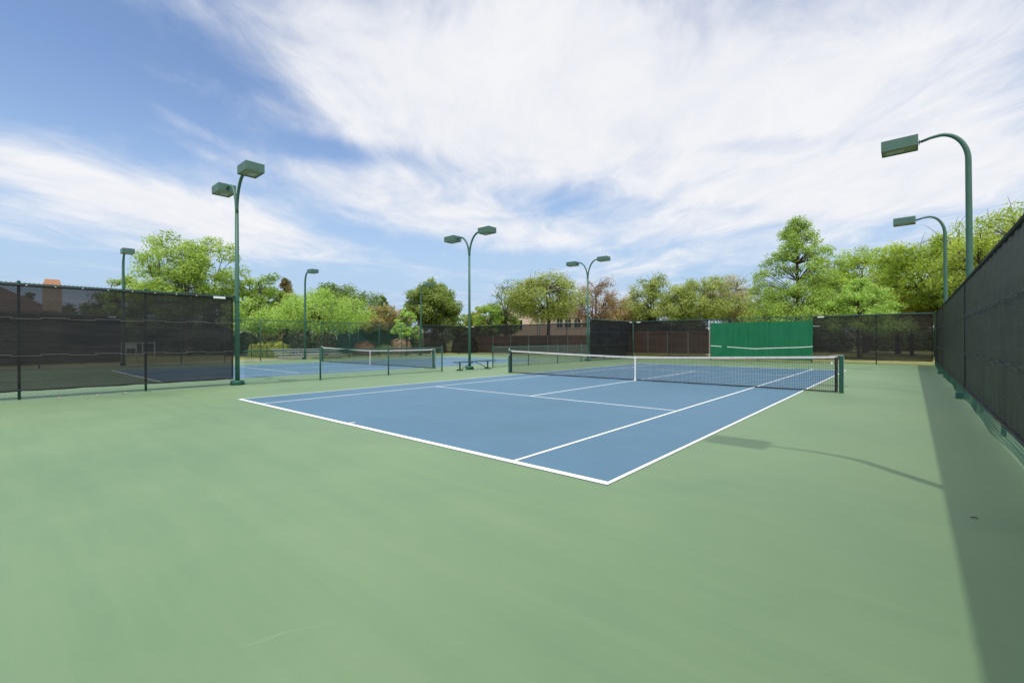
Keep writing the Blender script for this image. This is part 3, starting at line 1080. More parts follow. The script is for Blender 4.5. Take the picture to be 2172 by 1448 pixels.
def leaves(rg, C, Rr, per, size, flat=0.75, droop=0.0):
    """leaf faces scattered through clumps with centres C and radii Rr"""
    per = per * 1.4
    n = np.maximum(3, (per * (Rr / Rr.mean()) ** 2).astype(int))
    idx = np.repeat(np.arange(len(C)), n)
    N = len(idx)
    d = rg.normal(size=(N, 3))
    d /= np.linalg.norm(d, axis=1, keepdims=True)
    rad = rg.rand(N) ** 0.45
    p = C[idx] + d * (rad * Rr[idx])[:, None] * np.array([1, 1, flat])
    p[:, 2] -= droop * rg.rand(N) * Rr[idx]
    nrm = d * 0.8 + rg.normal(size=(N, 3)) * 0.7 + np.array([0.12, -0.15, 0.75])
    nrm /= np.linalg.norm(nrm, axis=1, keepdims=True)
    a = np.cross(nrm, rg.normal(size=(N, 3)))
    a /= np.linalg.norm(a, axis=1, keepdims=True) + 1e-9
    b = np.cross(nrm, a)
    s = size * 0.98 * (0.6 + 0.8 * rg.rand(N))[:, None]
    k = (0.38 + 0.25 * rg.rand(N))[:, None]
    V = np.stack([p - a * s * 0.5, p + b * s * k * 0.5 + nrm * s * 0.06, p + a * s * 0.5, p - b * s * k * 0.5 + nrm * s * 0.06], 1).reshape(-1, 3)
    ct = rg.rand(len(C))
    tint = np.clip(0.55 * ct[idx] + 0.45 * rg.rand(N) + 0.0, 0, 1)
    F = np.arange(4 * N).reshape(N, 4)
    return V, F, tint


def curve(a, b, rg, bend=0.15, n=6):
    t = np.linspace(0, 1, n)[:, None]
    L = np.linalg.norm(b - a)
    mid = (a + b) / 2 + rg.normal(size=3) * L * bend + np.array([0, 0, 0.10 * L])
    return (1 - t) ** 2 * a + 2 * t * (1 - t) * mid + t ** 2 * b


def make_tree(label, px, D, top, width, ca, cb, kind='round', bot=705, bark='bark', clumps=60, per=120, size=0.24, seed=1,
              lean=0.0, group='trees beyond the courts', trunk_r=None, name='tree', stems=1, transl=0.48, cat='tree', squash=1.0, limb_show=1.0, extra_twigs=0):
    rg = np.random.RandomState(seed)
    base = spot(px, 724, D)
    loc = (base[0], base[1], -0.07)
    H = spot(px, top, D)[2] + 0.07
    zb = max(0.3, spot(px, bot, D)[2] + 0.07)
    Wd = width * D / F_PX / 2
    t = thing(name, label, cat, loc, 0, group)
    Hc = H - zb
    C = []
    if kind in ('round', 'broad', 'oak', 'bare'):
        lob = rg.normal(size=(9, 3))
        lob /= np.linalg.norm(lob, axis=1, keepdims=True)
        amp = rg.uniform(-0.22, 0.16, 9)
        tries = 0
        while len(C) < clumps and tries < 40000:
            tries += 1
            d = rg.normal(size=3)
            d /= np.linalg.norm(d)
            rr = rg.uniform(0.25, 1.0) ** 0.5
            f = 1 + (amp * np.maximum(0, lob @ d) ** 3).sum() * 1.4
            e = d * rr * f
            if kind == 'broad':          # domed top, flatter underside
                z = zb + Hc * (0.36 + e[2] * (0.62 if e[2] > 0 else 0.34))
            elif kind == 'oak':
                z = zb + Hc * (0.42 + e[2] * (0.56 if e[2] > 0 else 0.40))
            else:
                z = zb + Hc * (0.5 + 0.5 * e[2])
            if z > H - 0.02 * Hc:
                continue
            C.append((e[0] * Wd * 0.93, e[1] * Wd * 0.93 * squash, z))
        C = np.array(C)
        Rr = Wd * rg.uniform(0.17, 0.32, len(C)) * (60 / clumps) ** 0.28
        # a few sprays that break the outline
    elif kind == 'cone':
        tt = rg.rand(clumps) ** 1.25
        ang = rg.rand(clumps) * 6.283
        rim = (1 - tt) ** 0.75 * (0.82 + 0.3 * rg.rand(clumps)) + 0.04
        fr = rg.uniform(0.2, 1.0, clumps) ** 0.55
        C = np.c_[np.cos(ang) * rim * fr * Wd, np.sin(ang) * rim * fr * Wd, zb + tt * Hc * 0.97 - rim * fr * Hc * 0.03]
        Rr = Wd * rg.uniform(0.16, 0.28, clumps) * (0.55 + 0.5 * (1 - tt))
    elif kind == 'cypress':
        tt = rg.rand(clumps) ** 1.1
        ang = rg.rand(clumps) * 6.283
        la, lt, lw = rg.rand(14) * 6.283, rg.rand(14), rg.uniform(-0.34, 0.30, 14)
        lob = sum(lw[k] * np.exp(-((np.angle(np.exp(1j * (ang - la[k]))) / 0.7) ** 2 + ((tt - lt[k]) / 0.13) ** 2)) for k in range(14))
        rim = (1 - tt ** 1.5) ** 0.8 * (0.95 + 1.1 * lob) + 0.03
        fr = rg.uniform(0.12, 1.0, clumps) ** 0.5
        C = np.c_[np.cos(ang) * rim * fr * Wd, np.sin(ang) * rim * fr * Wd, zb + tt * Hc * 0.97 + rim * fr * Hc * 0.06]
        C[:, 2] = np.minimum(C[:, 2], H - 0.03 * Hc)
        Rr = Wd * rg.uniform(0.09, 0.22, clumps) * (0.65 + 0.4 * (1 - tt))
    # trunk, limbs and twigs
    tb = MB()
    tr = trunk_r or max(0.10, H * 0.020)
    if kind in ('cone', 'cypress'):
        top_p = np.array([lean, 0, H - 0.04 * Hc])
        tp = curve(np.array([0, 0, 0.0]), top_p, rg, 0.015, 9)
        tb.tube(tp, np.linspace(tr, 0.025, 9), 8)

        def root(c):
            z = max(0.25 * H if kind == 'cone' else 0.12 * H, c[2] - 0.55 * math.hypot(c[0], c[1]))
            k = z / (H - 0.04 * Hc)
            return tp[min(8, int(k * 8))] * 1.0
        for c in C:
            if rg.rand() < 0.75:
                a = root(c)
                q = curve(a, c, rg, 0.06, 5)
                tb.tube(q, np.linspace(tr * 0.22, 0.012, 5), 4, False)
    else:
        fk = zb + Hc * (0.10 if kind != 'round' else 0.22)
        heads = []
        for sidx in range(stems):
            off = rg.normal(size=3) * (0.25 if stems > 1 else 0) * (1, 1, 0)
            tip = np.array([lean + rg.normal() * 0.04 * Wd + off[0] * 4, rg.normal() * 0.04 * Wd + off[1] * 4, fk])
            q = curve(off, tip, rg, 0.04, 6)
            tb.tube(q, np.linspace(tr * (1.25 if stems == 1 else 0.7), tr * 0.8 / math.sqrt(stems), 6), 8)
            heads.append(tip)
        nl = 7
        limbs = []
        for k in range(nl):
            a = heads[k % len(heads)]
            ang = k * 6.283 / nl + rg.rand() * 0.7
            e = np.array([math.cos(ang) * Wd * rg.uniform(0.35, 0.6), math.sin(ang) * Wd * rg.uniform(0.35, 0.6), fk + Hc * rg.uniform(0.28, 0.55)])
            if k == 0:
                e = np.array([lean, 0, fk + Hc * 0.66])
            q = curve(a, e, rg, 0.10, 7)
            tb.tube(q, np.linspace(tr * 0.62, tr * 0.22, 7), 6, False)
            limbs.append(q)
        P = np.concatenate([l[2:] for l in limbs])
        for c in C:
            dd = np.linalg.norm(P - c, axis=1) + np.maximum(0, P[:, 2] - c[2]) * 1.5
            a = P[np.argmin(dd)]
            q = curve(a, c, rg, 0.10, 5)
            tb.tube(q, np.linspace(tr * 0.20 * limb_show, 0.014 * limb_show, 5), 4, False)
            for _ in range(2 + extra_twigs):
                tip = c + rg.normal(size=3) * Wd * (0.10 if not extra_twigs else 0.16) + np.array([0, 0, 0.05 * Wd])
                if tip[2] < H:
                    q2 = curve(q[rg.randint(1, 5)], tip, rg, 0.08, 4)
                    tb.tube(q2, np.linspace(0.02 * limb_show, 0.008 * limb_show, 4), 3, False)
    part(tb, 'trunk', M[bark], t, True)
    Vt, Ft, ti = leaves(rg, C, Rr, per, size, 0.72, 0.15 if kind == 'cypress' else 0.0)
    keep = Vt.reshape(-1, 4, 3)[:, 0, 2] < H
    Vt = Vt.reshape(-1, 4, 3)[keep].reshape(-1, 3)
    Ft = np.arange(len(Vt)).reshape(-1, 4)
    cm = MB()
    cm.add(Vt, Ft)
    part(cm, 'crown', leaf_mat('foliage', tuple(min(0.72, x * GAIN) for x in ca), tuple(min(0.72, x * GAIN) for x in cb), transl), t, False, tint=ti[keep])
    return t


GAIN = 1.45
LIME_A, LIME_B = (0.185, 0.26, 0.048), (0.36, 0.45, 0.115)
MID_A, MID_B = (0.13, 0.20, 0.036), (0.30, 0.37, 0.085)
DARK_A, DARK_B = (0.075, 0.115, 0.028), (0.21, 0.26, 0.075)
OLIVE_A, OLIVE_B = (0.165, 0.205, 0.050), (0.35, 0.385, 0.115)
RUST_A, RUST_B = (0.20, 0.155, 0.055), (0.34, 0.28, 0.120)
BROWN_A, BROWN_B = (0.21, 0.135, 0.085), (0.37, 0.27, 0.185)
FEATH_A, FEATH_B = (0.20, 0.30, 0.050), (0.37, 0.49, 0.135)

make_tree('large bright lime oak rising above the left windscreen, tallest on that side', 402, 50, 499, 215, LIME_A, LIME_B, 'oak', 690, clumps=190, per=110, size=0.27, seed=11)
make_tree('smaller lime tree left of the large oak, behind the left light pole', 268, 54, 577, 100, LIME_A, LIME_B, 'round', 700, clumps=45, per=110, size=0.26, seed=12)
make_tree('mid-green leafy tree just right of the tall double light pole', 548, 54, 568, 120, MID_A, (0.314, 0.412, 0.083), 'oak', 700, clumps=70, per=120, size=0.27, seed=13)
make_tree('low bright lime tree behind the fence, right of the tall light pole', 548, 49, 632, 130, FEATH_A, FEATH_B, 'broad', 705, clumps=55, per=120, size=0.22, seed=14)
make_tree('brown-green cedar with jagged top between two green trees', 605, 62, 588, 100, (0.091, 0.099, 0.036), (0.297, 0.231, 0.091), 'cone', 715, 'bark_dark', clumps=180, per=80, size=0.25, seed=15)
make_tree('dark green tree standing behind the broad lime tree', 725, 63, 588, 150, DARK_A, (0.198, 0.272, 0.066), 'oak', 700, clumps=80, per=110, size=0.30, seed=16)
make_tree('broad feathery lime tree behind the bleachers, with pale stems', 688, 47, 612, 205, FEATH_A, FEATH_B, 'broad', 702, 'bark', clumps=120, per=110, size=0.20, seed=17, stems=4)
make_tree('small dark pine top showing above the rust-coloured tree', 812, 72, 626, 70, DARK_A, DARK_B, 'cone', 715, 'bark_dark', clumps=90, per=70, size=0.30, seed=18)
make_tree('rust-orange leaved tree beside the dark round tree', 812, 54, 641, 100, RUST_A, RUST_B, 'broad', 705, 'bark_dark', clumps=60, per=90, size=0.22, seed=19)
make_tree('pinkish brown bushy tree with thin leaves right of the rust tree', 852, 56, 652, 55, BROWN_A, (0.561, 0.396, 0.264), 'oak', 715, 'bark_brown', clumps=40, per=60, size=0.20, seed=20, extra_twigs=3)
make_tree('young lime tree in front of the dark round tree', 862, 46, 652, 75, FEATH_A, FEATH_B, 'cypress', 718, clumps=60, per=70, size=0.18, seed=21)
make_tree('dense dark green rounded tree left of the middle light pole', 920, 60, 584, 156, (0.085, 0.135, 0.028), (0.27, 0.32, 0.080), 'round', 712, clumps=170, per=120, size=0.28, seed=22)
make_tree('yellow-green shrubby tree right of the middle light pole', 1012, 62, 650, 60, (0.165, 0.198, 0.023), (0.396, 0.396, 0.066), 'round', 715, clumps=40, per=90, size=0.25, seed=23)
make_tree('light green bushy tree in front of the gabled house corner', 1040, 58, 640, 70, (0.157, 0.239, 0.041), (0.330, 0.429, 0.099), 'round', 712, clumps=50, per=80, size=0.22, seed=24)
make_tree('thin wispy tree with blue-green sparse leaves over the gable', 1075, 60, 592, 100, (0.099, 0.157, 0.058), (0.231, 0.297, 0.116), 'oak', 690, 'bark', clumps=55, per=26, size=0.22, seed=25, extra_twigs=2)
make_tree('wide olive-green live oak with forked trunk before the tan house', 1158, 55, 570, 190, (0.18, 0.21, 0.045), OLIVE_B, 'oak', 682, 'bark_dark', clumps=150, per=100, size=0.22, seed=26, limb_show=1.5)
make_tree('half-bare brown tree behind the far double light pole', 1262, 60, 582, 120, BROWN_A, BROWN_B, 'oak', 700, 'bark_brown', clumps=110, per=34, size=0.20, seed=27, extra_twigs=4)
make_tree('yellow-brown thin-leaved tree in front of the brick house', 1318, 64, 622, 120, (0.27, 0.21, 0.06), (0.46, 0.38, 0.14), 'oak', 712, 'bark_brown', clumps=80, per=70, size=0.22, seed=28, extra_twigs=1)
make_tree('open-branched olive oak with dark visible limbs left of the big rounded oak', 1387, 60, 572, 130, OLIVE_A, OLIVE_B, 'oak', 690, 'bark_dark', clumps=95, per=90, size=0.22, seed=29, limb_show=1.6)
make_tree('big rounded olive-green oak left of the practice wall', 1470, 56, 573, 175, OLIVE_A, OLIVE_B, 'broad', 694, 'bark_dark', clumps=150, per=115, size=0.22, seed=30, limb_show=1.2)
make_tree('twiggy olive-brown tree spreading above the left end of the practice wall', 1540, 58, 578, 145, (0.25, 0.23, 0.085), (0.44, 0.40, 0.19), 'broad', 694, 'bark_brown', clumps=140, per=80, size=0.19, seed=31, extra_twigs=2)
make_tree('bright green bushy tree just above the practice wall', 1592, 62, 640, 110, MID_A, (0.330, 0.429, 0.083), 'broad', 712, clumps=55, per=100, size=0.26, seed=32)
make_tree('tall pyramidal green cypress right of the practice wall', 1692, 43, 456, 205, (0.15, 0.23, 0.040), (0.34, 0.43, 0.10), 'cypress', 700, 'bark', clumps=420, per=52, size=0.18, seed=41, trunk_r=0.20)
make_tree('rounded lime-green tree behind the tall cypress', 1835, 54, 516, 190, LIME_A, (0.396, 0.478, 0.083), 'oak', 700, clumps=110, per=110, size=0.27, seed=34)
make_tree('short feathery bright lime cypress in front of the far screen corner', 1822, 39, 590, 185, FEATH_A, FEATH_B, 'cypress', 705, 'bark', clumps=170, per=60, size=0.17, seed=35)
make_tree('broad lime-green tree behind the second right-hand light pole', 1990, 42, 452, 260, (0.165, 0.239, 0.026), (0.412, 0.478, 0.083), 'oak', 700, clumps=210, per=110, size=0.22, seed=36, limb_show=1.3)
make_tree('tall open lime tree at the right edge, highest above the fence', 2150, 34, 400, 285, (0.19, 0.25, 0.035), (0.42, 0.47, 0.10), 'oak', 700, clumps=230, per=75, size=0.20, seed=37, limb_show=1.2)
make_tree('yellow-orange tinged tree low beside the far right fence corner', 1935, 44, 600, 130, (0.214, 0.198, 0.033), (0.495, 0.346, 0.091), 'broad', 705, clumps=70, per=90, size=0.20, seed=38)
FILL = [('green leafy tree filling the gap between the cedar and the lime tree', 645, 64, 636, 130, MID_A, MID_B, 'oak', 61),
        ('low green tree behind the rust-coloured tree', 785, 66, 655, 120, MID_A, MID_B, 'broad', 62),
        ('small green tree low behind the middle light pole', 985, 68, 664, 80, MID_A, MID_B, 'broad', 63),
        ('pale green bushy tree in front of the gable wall', 1070, 64, 655, 70, OLIVE_A, MID_B, 'round', 64),
        ('green leafy tree between the tall cypress and the rounded lime tree', 1765, 57, 548, 140, MID_A, LIME_B, 'oak', 65),
        ('dark green tree at the foot of the tall cypress', 1680, 58, 615, 170, DARK_A, MID_B, 'broad', 66),
        ('dense lime tree behind the short feathery cypress', 1905, 50, 535, 180, MID_A, LIME_B, 'oak', 67),
        ('dense green tree close behind the right fence', 2085, 39, 515, 230, MID_A, LIME_B, 'oak', 68),
        ('dark tree behind the left light pole and the windscreen', 235, 60, 622, 110, DARK_A, DARK_B, 'round', 69),
        ('wide dark tree behind the left windscreen under the large oak', 410, 58, 632, 170, DARK_A, DARK_B, 'broad', 70)]
for (lb, px, D, top, w_, ca, cb, kd, sd) in FILL:
    make_tree(lb, px, D, top, w_, ca, cb, kd, 716, 'bark_dark', clumps=64, per=85, size=0.27, seed=sd)
# small trees low on the skyline, left
for k, (px, top, w_) in enumerate(((58, 612, 34), (128, 638, 46), (150, 650, 40), (182, 640, 50), (215, 650, 44))):
    make_tree(['small round tree beside the left house chimney', 'dark little tree right of the left house chimney', 'low brownish tree behind the left windscreen',
               'low pointed tree behind the left windscreen, middle of the skyline', 'low shrubby tree behind the screen by the lime trees'][k],
              px, 75, top, w_, DARK_A, (0.19, 0.22, 0.065) if k != 2 else BROWN_B, 'round' if k != 3 else 'cone', 712, 'bark_dark', clumps=32, per=70, size=0.34, seed=50 + k)
make_tree('dark tree behind the left windscreen under the lime oak', 470, 56, 610, 90, DARK_A, DARK_B, 'round', 712, 'bark_dark', clumps=50, per=100, size=0.3, seed=57)
make_tree('dark bushy tree behind the left windscreen beside its middle post', 330, 58, 628, 130, DARK_A, (0.181, 0.214, 0.049), 'broad', 712, 'bark_dark', clumps=60, per=100, size=0.3, seed=58)


def make_shrub(label, px, D, top, width, ca, cb, seed, size=0.10, n=5200, name='shrub', group='clipped shrubs behind the second court', lumps=1):
    rg = np.random.RandomState(seed)
    base = spot(px, 724, D)
    H = spot(px, top, D)[2] + 0.07
    Wd = width * D / F_PX / 2
    t = thing(name, label, 'shrub', (base[0], base[1], -0.07), 0, group)
    d = rg.normal(size=(n, 3))
    d /= np.linalg.norm(d, axis=1, keepdims=True)
    d[:, 2] = np.abs(d[:, 2])
    f = (0.90 + 0.06 * np.sin(d[:, 0] * 7 + seed) * np.cos(d[:, 1] * 6)) * (1 - 0.16 * rg.rand(n) ** 2)
    p = np.sign(d) * np.abs(d) ** 0.75 * f[:, None] * np.array([Wd, Wd * 0.85, H * 0.96])
    nrm = d + rg.normal(size=(n, 3)) * 0.35
    nrm /= np.linalg.norm(nrm, axis=1, keepdims=True)
    a = np.cross(nrm, rg.normal(size=(n, 3)))
    a /= np.linalg.norm(a, axis=1, keepdims=True)
    b = np.cross(nrm, a)
    s_ = size * (0.6 + 0.8 * rg.rand(n))[:, None]
    V = np.stack([p - a * s_, p + b * s_ * 0.6, p + a * s_, p - b * s_ * 0.6], 1).reshape(-1, 3)
    c = MB()
    c.add(V, np.arange(4 * n).reshape(n, 4))
    part(c, 'foliage', leaf_mat('shrub_leaf', ca, cb, 0.2), t, tint=rg.rand(n))
    w = MB()
    for k in range(6):
        e = np.array([rg.normal() * Wd * 0.4, rg.normal() * Wd * 0.4, H * 0.7])
        w.tube(curve(np.zeros(3), e, rg, 0.1, 4), np.linspace(0.03, 0.01, 4), 4)
    part(w, 'stems', M['bark_dark'], t)
    return t


YG_A, YG_B = (0.25, 0.28, 0.030), (0.40, 0.42, 0.060)
make_shrub('largest clipped yellow-green shrub, right of the row by the bleachers', 592, 43.5, 721, 44, YG_A, YG_B, 1)
make_shrub('clipped yellow-green shrub just left of the largest one', 571, 44, 723, 34, YG_A, YG_B, 2)
make_shrub('clipped yellow-green shrub third from the bleachers', 553, 44.6, 724, 30, YG_A, YG_B, 3)
make_shrub('small clipped yellow-green shrub left of the row, nearest the tall pole', 537, 45, 726, 24, YG_A, YG_B, 4, n=3200)
make_shrub('tiny clipped shrub tucked against the right end of the yellow-green row', 612, 44.5, 727, 14, YG_A, (0.261, 0.290, 0.043), 5, n=2000)
make_shrub('long low red-brown clipped hedge behind the second court net', 772, 50, 722, 52, (0.189, 0.080, 0.051), (0.362, 0.174, 0.109), 6, group='coloured shrubs')
make_shrub('loose pinkish shrub under the young lime tree', 850, 52, 712, 50, (0.232, 0.145, 0.080), (0.435, 0.290, 0.189), 7, 0.09, 3000, group='coloured shrubs')
make_shrub('low green shrub at the foot of the rust-coloured tree', 815, 53, 728, 40, DARK_A, MID_B, 8, 0.1, 2600, group='coloured shrubs')
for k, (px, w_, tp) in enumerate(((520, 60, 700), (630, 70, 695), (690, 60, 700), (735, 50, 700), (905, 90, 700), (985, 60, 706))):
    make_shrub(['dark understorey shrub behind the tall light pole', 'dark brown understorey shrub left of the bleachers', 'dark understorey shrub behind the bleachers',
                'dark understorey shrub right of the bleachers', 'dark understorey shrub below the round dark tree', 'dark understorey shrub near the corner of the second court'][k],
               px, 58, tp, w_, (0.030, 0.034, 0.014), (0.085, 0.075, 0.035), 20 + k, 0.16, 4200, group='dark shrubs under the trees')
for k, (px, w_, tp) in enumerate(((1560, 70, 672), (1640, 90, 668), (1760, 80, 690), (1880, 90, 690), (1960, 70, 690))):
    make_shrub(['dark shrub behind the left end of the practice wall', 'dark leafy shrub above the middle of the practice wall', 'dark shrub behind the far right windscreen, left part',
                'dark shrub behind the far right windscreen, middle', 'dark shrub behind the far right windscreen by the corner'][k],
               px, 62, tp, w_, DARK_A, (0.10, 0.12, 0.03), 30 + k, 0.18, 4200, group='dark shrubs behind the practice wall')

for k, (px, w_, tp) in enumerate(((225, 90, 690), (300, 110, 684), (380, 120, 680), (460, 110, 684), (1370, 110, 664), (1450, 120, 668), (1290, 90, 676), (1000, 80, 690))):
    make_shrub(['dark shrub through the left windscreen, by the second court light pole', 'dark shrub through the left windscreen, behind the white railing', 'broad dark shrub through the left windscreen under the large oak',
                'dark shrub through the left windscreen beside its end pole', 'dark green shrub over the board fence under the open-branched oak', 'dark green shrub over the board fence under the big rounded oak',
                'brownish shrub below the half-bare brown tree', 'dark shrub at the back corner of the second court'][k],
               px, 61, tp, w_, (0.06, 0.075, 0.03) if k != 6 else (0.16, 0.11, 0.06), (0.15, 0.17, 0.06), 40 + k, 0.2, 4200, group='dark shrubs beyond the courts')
fw_rg = np.random.RandomState(77)
NB = 260
ang = np.linspace(-1.15, 1.15, NB) + YAW * -1
dist = fw_rg.uniform(88, 112, NB)
Cw = np.c_[CAM[0] - np.sin(ang) * dist, CAM[1] + np.cos(ang) * dist, fw_rg.uniform(1.0, 3.6, NB)]
Rw = fw_rg.uniform(1.4, 2.6, NB)
Vw, Fw_, tw = leaves(fw_rg, Cw, Rw, 150, 0.55, 0.9)
wm = MB()
wm.add(Vw, Fw_)
wo_ = wm.build('distant_woodland', leaf_mat('far_foliage', (0.07, 0.10, 0.035), (0.19, 0.23, 0.08)), tint=tw)
wo_['kind'] = 'stuff'
wo_['label'] = 'low distant woodland closing the horizon behind the houses and trees'
wo_['category'] = 'woodland'

# ------------------------------------------------------------------ houses


def frame_of(px, D, face=None):
    """origin on the ground plus rotation so local -y faces the courts"""
    b = spot(px, 724, D)
    return (b[0], b[1], -0.07), math.atan2(-(b[0] - CAM[0]), b[1] - CAM[1])


def gable(mb, x0, x1, y0, y1, z0, z1, over=0.4, th=0.18):
    """roof with its ridge along y"""
    xm = (x0 + x1) / 2
    sl_ = (z1 - z0) / (xm - x0)
    a = [(x0 - over, z0 - over * sl_), (xm, z1), (x1 + over, z0 - over * sl_)]
    V = []
    for y in (y0 - over, y1 + over):
        V += [(x, y, z) for x, z in a] + [(x, y, z + th) for x, z in a]
    mb.add(V, [(0, 1, 4, 3), (1, 2, 5, 4), (6, 9, 10, 7), (7, 10, 11, 8), (3, 4, 10, 9), (4, 5, 11, 10), (0, 6, 7, 1), (1, 7, 8, 2), (0, 3, 9, 6), (2, 8, 11, 5)])


def window(parent, x, y, z, w, h, arch=False):
    f = MB()
    n = 9
    pts = [(-w / 2, 0), (w / 2, 0), (w / 2, h - (w / 2 if arch else 0))]
    if arch:
        pts += [(w / 2 * math.cos(a), h - w / 2 + w / 2 * math.sin(a)) for a in np.linspace(0, math.pi, n)[1:-1]]
    pts += [(-w / 2, h - (w / 2 if arch else 0))]
    k = 1 + 0.22 / w
    N = len(pts)
    inner = [(x + a, z + b) for a, b in pts]
    outer = [(x + a * k, z + h / 2 + (b - h / 2) * (1 + 0.22 / h)) for a, b in pts]
    V = [(a, y - 0.06, b) for a, b in inner] + [(a, y - 0.06, b) for a, b in outer] + [(a, y + 0.02, b) for a, b in inner] + [(a, y + 0.02, b) for a, b in outer]
    F = []
    for i in range(N):
        j = (i + 1) % N
        F += [(i, N + i, N + j, j), (i, j, 2 * N + j, 2 * N + i), (N + i, 3 * N + i, 3 * N + j, N + j)]
    f.add(V, F)
    wo_ = part(f, 'window', M['trim'], parent)
    p = MB()
    p.add([(a, y - 0.012, b) for a, b in inner], [tuple(range(N))])
    part(p, 'pane', M['pane'], wo_)
    b = MB()
    b.box((x, y - 0.035, z + h / 2), (0.05, 0.02, h * 0.96))
    b.box((x - w * 0.25, y - 0.035, z + h * 0.5), (w * 0.42, 0.02, 0.05))
    b.box((x + w * 0.25, y - 0.035, z + h * 0.5), (w * 0.42, 0.02, 0.05))
    part(b, 'glazing_bar', M['trim'], wo_)


# tan house behind the live oak
D = 72.0
loc, rz = frame_of(1150, D)
hs = thing('house', 'tan stucco gabled house behind the live oak, with arched windows', 'house', loc, rz)
k = D / F_PX
gx0, gx1 = (1062 - 1150) * k, (1140 - 1150) * k
zt = lambda py: spot(1150, py, D)[2] + 0.07
w = MB()
w.box(((gx0 + gx1) / 2, 4.5, zt(668) / 2), (gx1 - gx0, 9.0, zt(668)))
xm = (gx0 + gx1) / 2
w.add([(gx0, 0, zt(668)), (gx1, 0, zt(668)), (xm, 0, zt(626)), (gx0, 9, zt(668)), (gx1, 9, zt(668)), (xm, 9, zt(626))], [(0, 1, 2), (3, 5, 4)])
w.box((gx1 + 3.9, 6.0, zt(672) / 2), (7.8, 8.0, zt(672)))
part(w, 'wall', M['stucco'], hs)
r = MB()
gable(r, gx0, gx1, 0, 9, zt(668), zt(626))
r.add([(gx1 + 0.35, 1.6, zt(672)), (gx1 + 8.2, 1.6, zt(672)), (gx1 + 6.5, 6, zt(645)), (gx1 + 0.4, 6, zt(645)), (gx1 + 8.2, 10.4, zt(672)), (gx1 + 0.35, 10.4, zt(672))],
      [(0, 1, 2, 3), (1, 4, 2), (4, 5, 3, 2)])
part(r, 'roof', M['roof'], hs)
for px in (1188, 1206, 1226):
    window(hs, (px - 1150) * k, 2.0, zt(694), 0.95, zt(672.5) - zt(694), True)
window(hs, (1100 - 1150) * k, 0, zt(700), 1.2, 1.6)
window(hs, (1108 - 1150) * k, 0, zt(664), 0.8, 1.1)
b = MB()
b.box((gx1 + 0.3, -0.25, zt(690) / 2 + 1.2), (0.35, 0.3, zt(664) - 1.0))
part(b, 'pilaster', M['trim'], hs)
for px in (1182, 1214):
    b = MB()
    b.box(((px - 1150) * k, 1.97, 1.25), (1.9, 0.06, 2.4))
    part(b, 'garage_door', M['door'], hs)

# red brick house
D = 78.0
loc, rz = frame_of(1325, D)
hb = thing('house', 'red brick house low behind the yellow-brown tree, with a small window', 'house', loc, rz)
k = D / F_PX
z = lambda py: spot(1325, py, D)[2] + 0.07
w = MB()
w.box((0.3, 4.0, z(668) / 2), (8.6, 8.0, z(668)))
w.add([(-4.0, 0, z(668)), (4.6, 0, z(668)), (1.2, 0, z(655)), (-1.2, 0, z(655))], [(0, 1, 2, 3)])
part(w, 'wall', M['brick_red'], hb)
r = MB()
r.add([(-4.6, -0.5, z(669)), (5.2, -0.5, z(669)), (2.2, 4, z(648)), (-1.6, 4, z(648)), (5.2, 8.5, z(669)), (-4.6, 8.5, z(669))], [(0, 1, 2, 3), (1, 4, 2), (4, 5, 3, 2), (5, 0, 3)])
part(r, 'roof', M['roof'], hb)
window(hb, (1336 - 1325) * k, 0, z(676), 0.9, 0.8)
window(hb, (1357 - 1325) * k, 0, z(698), 1.0, 1.3)
window(hb, (1300 - 1325) * k, 0, z(698), 1.0, 1.3)

# left house with chimney
D = 46.0
loc, rz = frame_of(40, D)
hl = thing('house', 'house with brown hipped roof and tan chimney behind the left windscreen', 'house', loc, rz)
k = D / F_PX
z = lambda py: spot(40, py, D)[2] + 0.07
w = MB()
w.box((-2.6, 5.0, z(662) / 2), (10.4, 9.0, z(662)))
part(w, 'wall', M['brick_tan'], hl)
r = MB()
r.add([(-8.4, 0.0, z(661)), (3.1, 0.0, z(661)), (-3.6, 5.0, z(575)), (-4.6, 5.0, z(575)), (3.1, 10, z(661)), (-8.4, 10, z(661)),
       (-8.4, 0.0, z(665)), (3.1, 0.0, z(665)), (3.1, 10, z(665)), (-8.4, 10, z(665))],
      [(0, 1, 2, 3), (1, 4, 2), (4, 5, 3, 2), (5, 0, 3), (6, 7, 1, 0), (7, 8, 4, 1), (8, 9, 5, 4), (9, 6, 0, 5)])
part(r, 'roof', M['roof'], hl)
c = MB()
cx = (91 - 40) * k
c.box((cx, 0.9, z(603) / 2), (1.45, 1.1, z(603)))
c.box((cx, 0.9, z(603) + 0.05), (1.5, 1.15, 0.1))
ch = part(c, 'chimney', M['brick_tan'], hl)
c = MB()
c.box((cx, 0.9, (z(600) + z(587)) / 2 + 0.02), (1.40, 1.05, z(587) - z(600)), 0, 0.78)
part(c, 'chimney_cap', M['terracotta'], ch)

# ------------------------------------------------------------------ board fences and iron fence


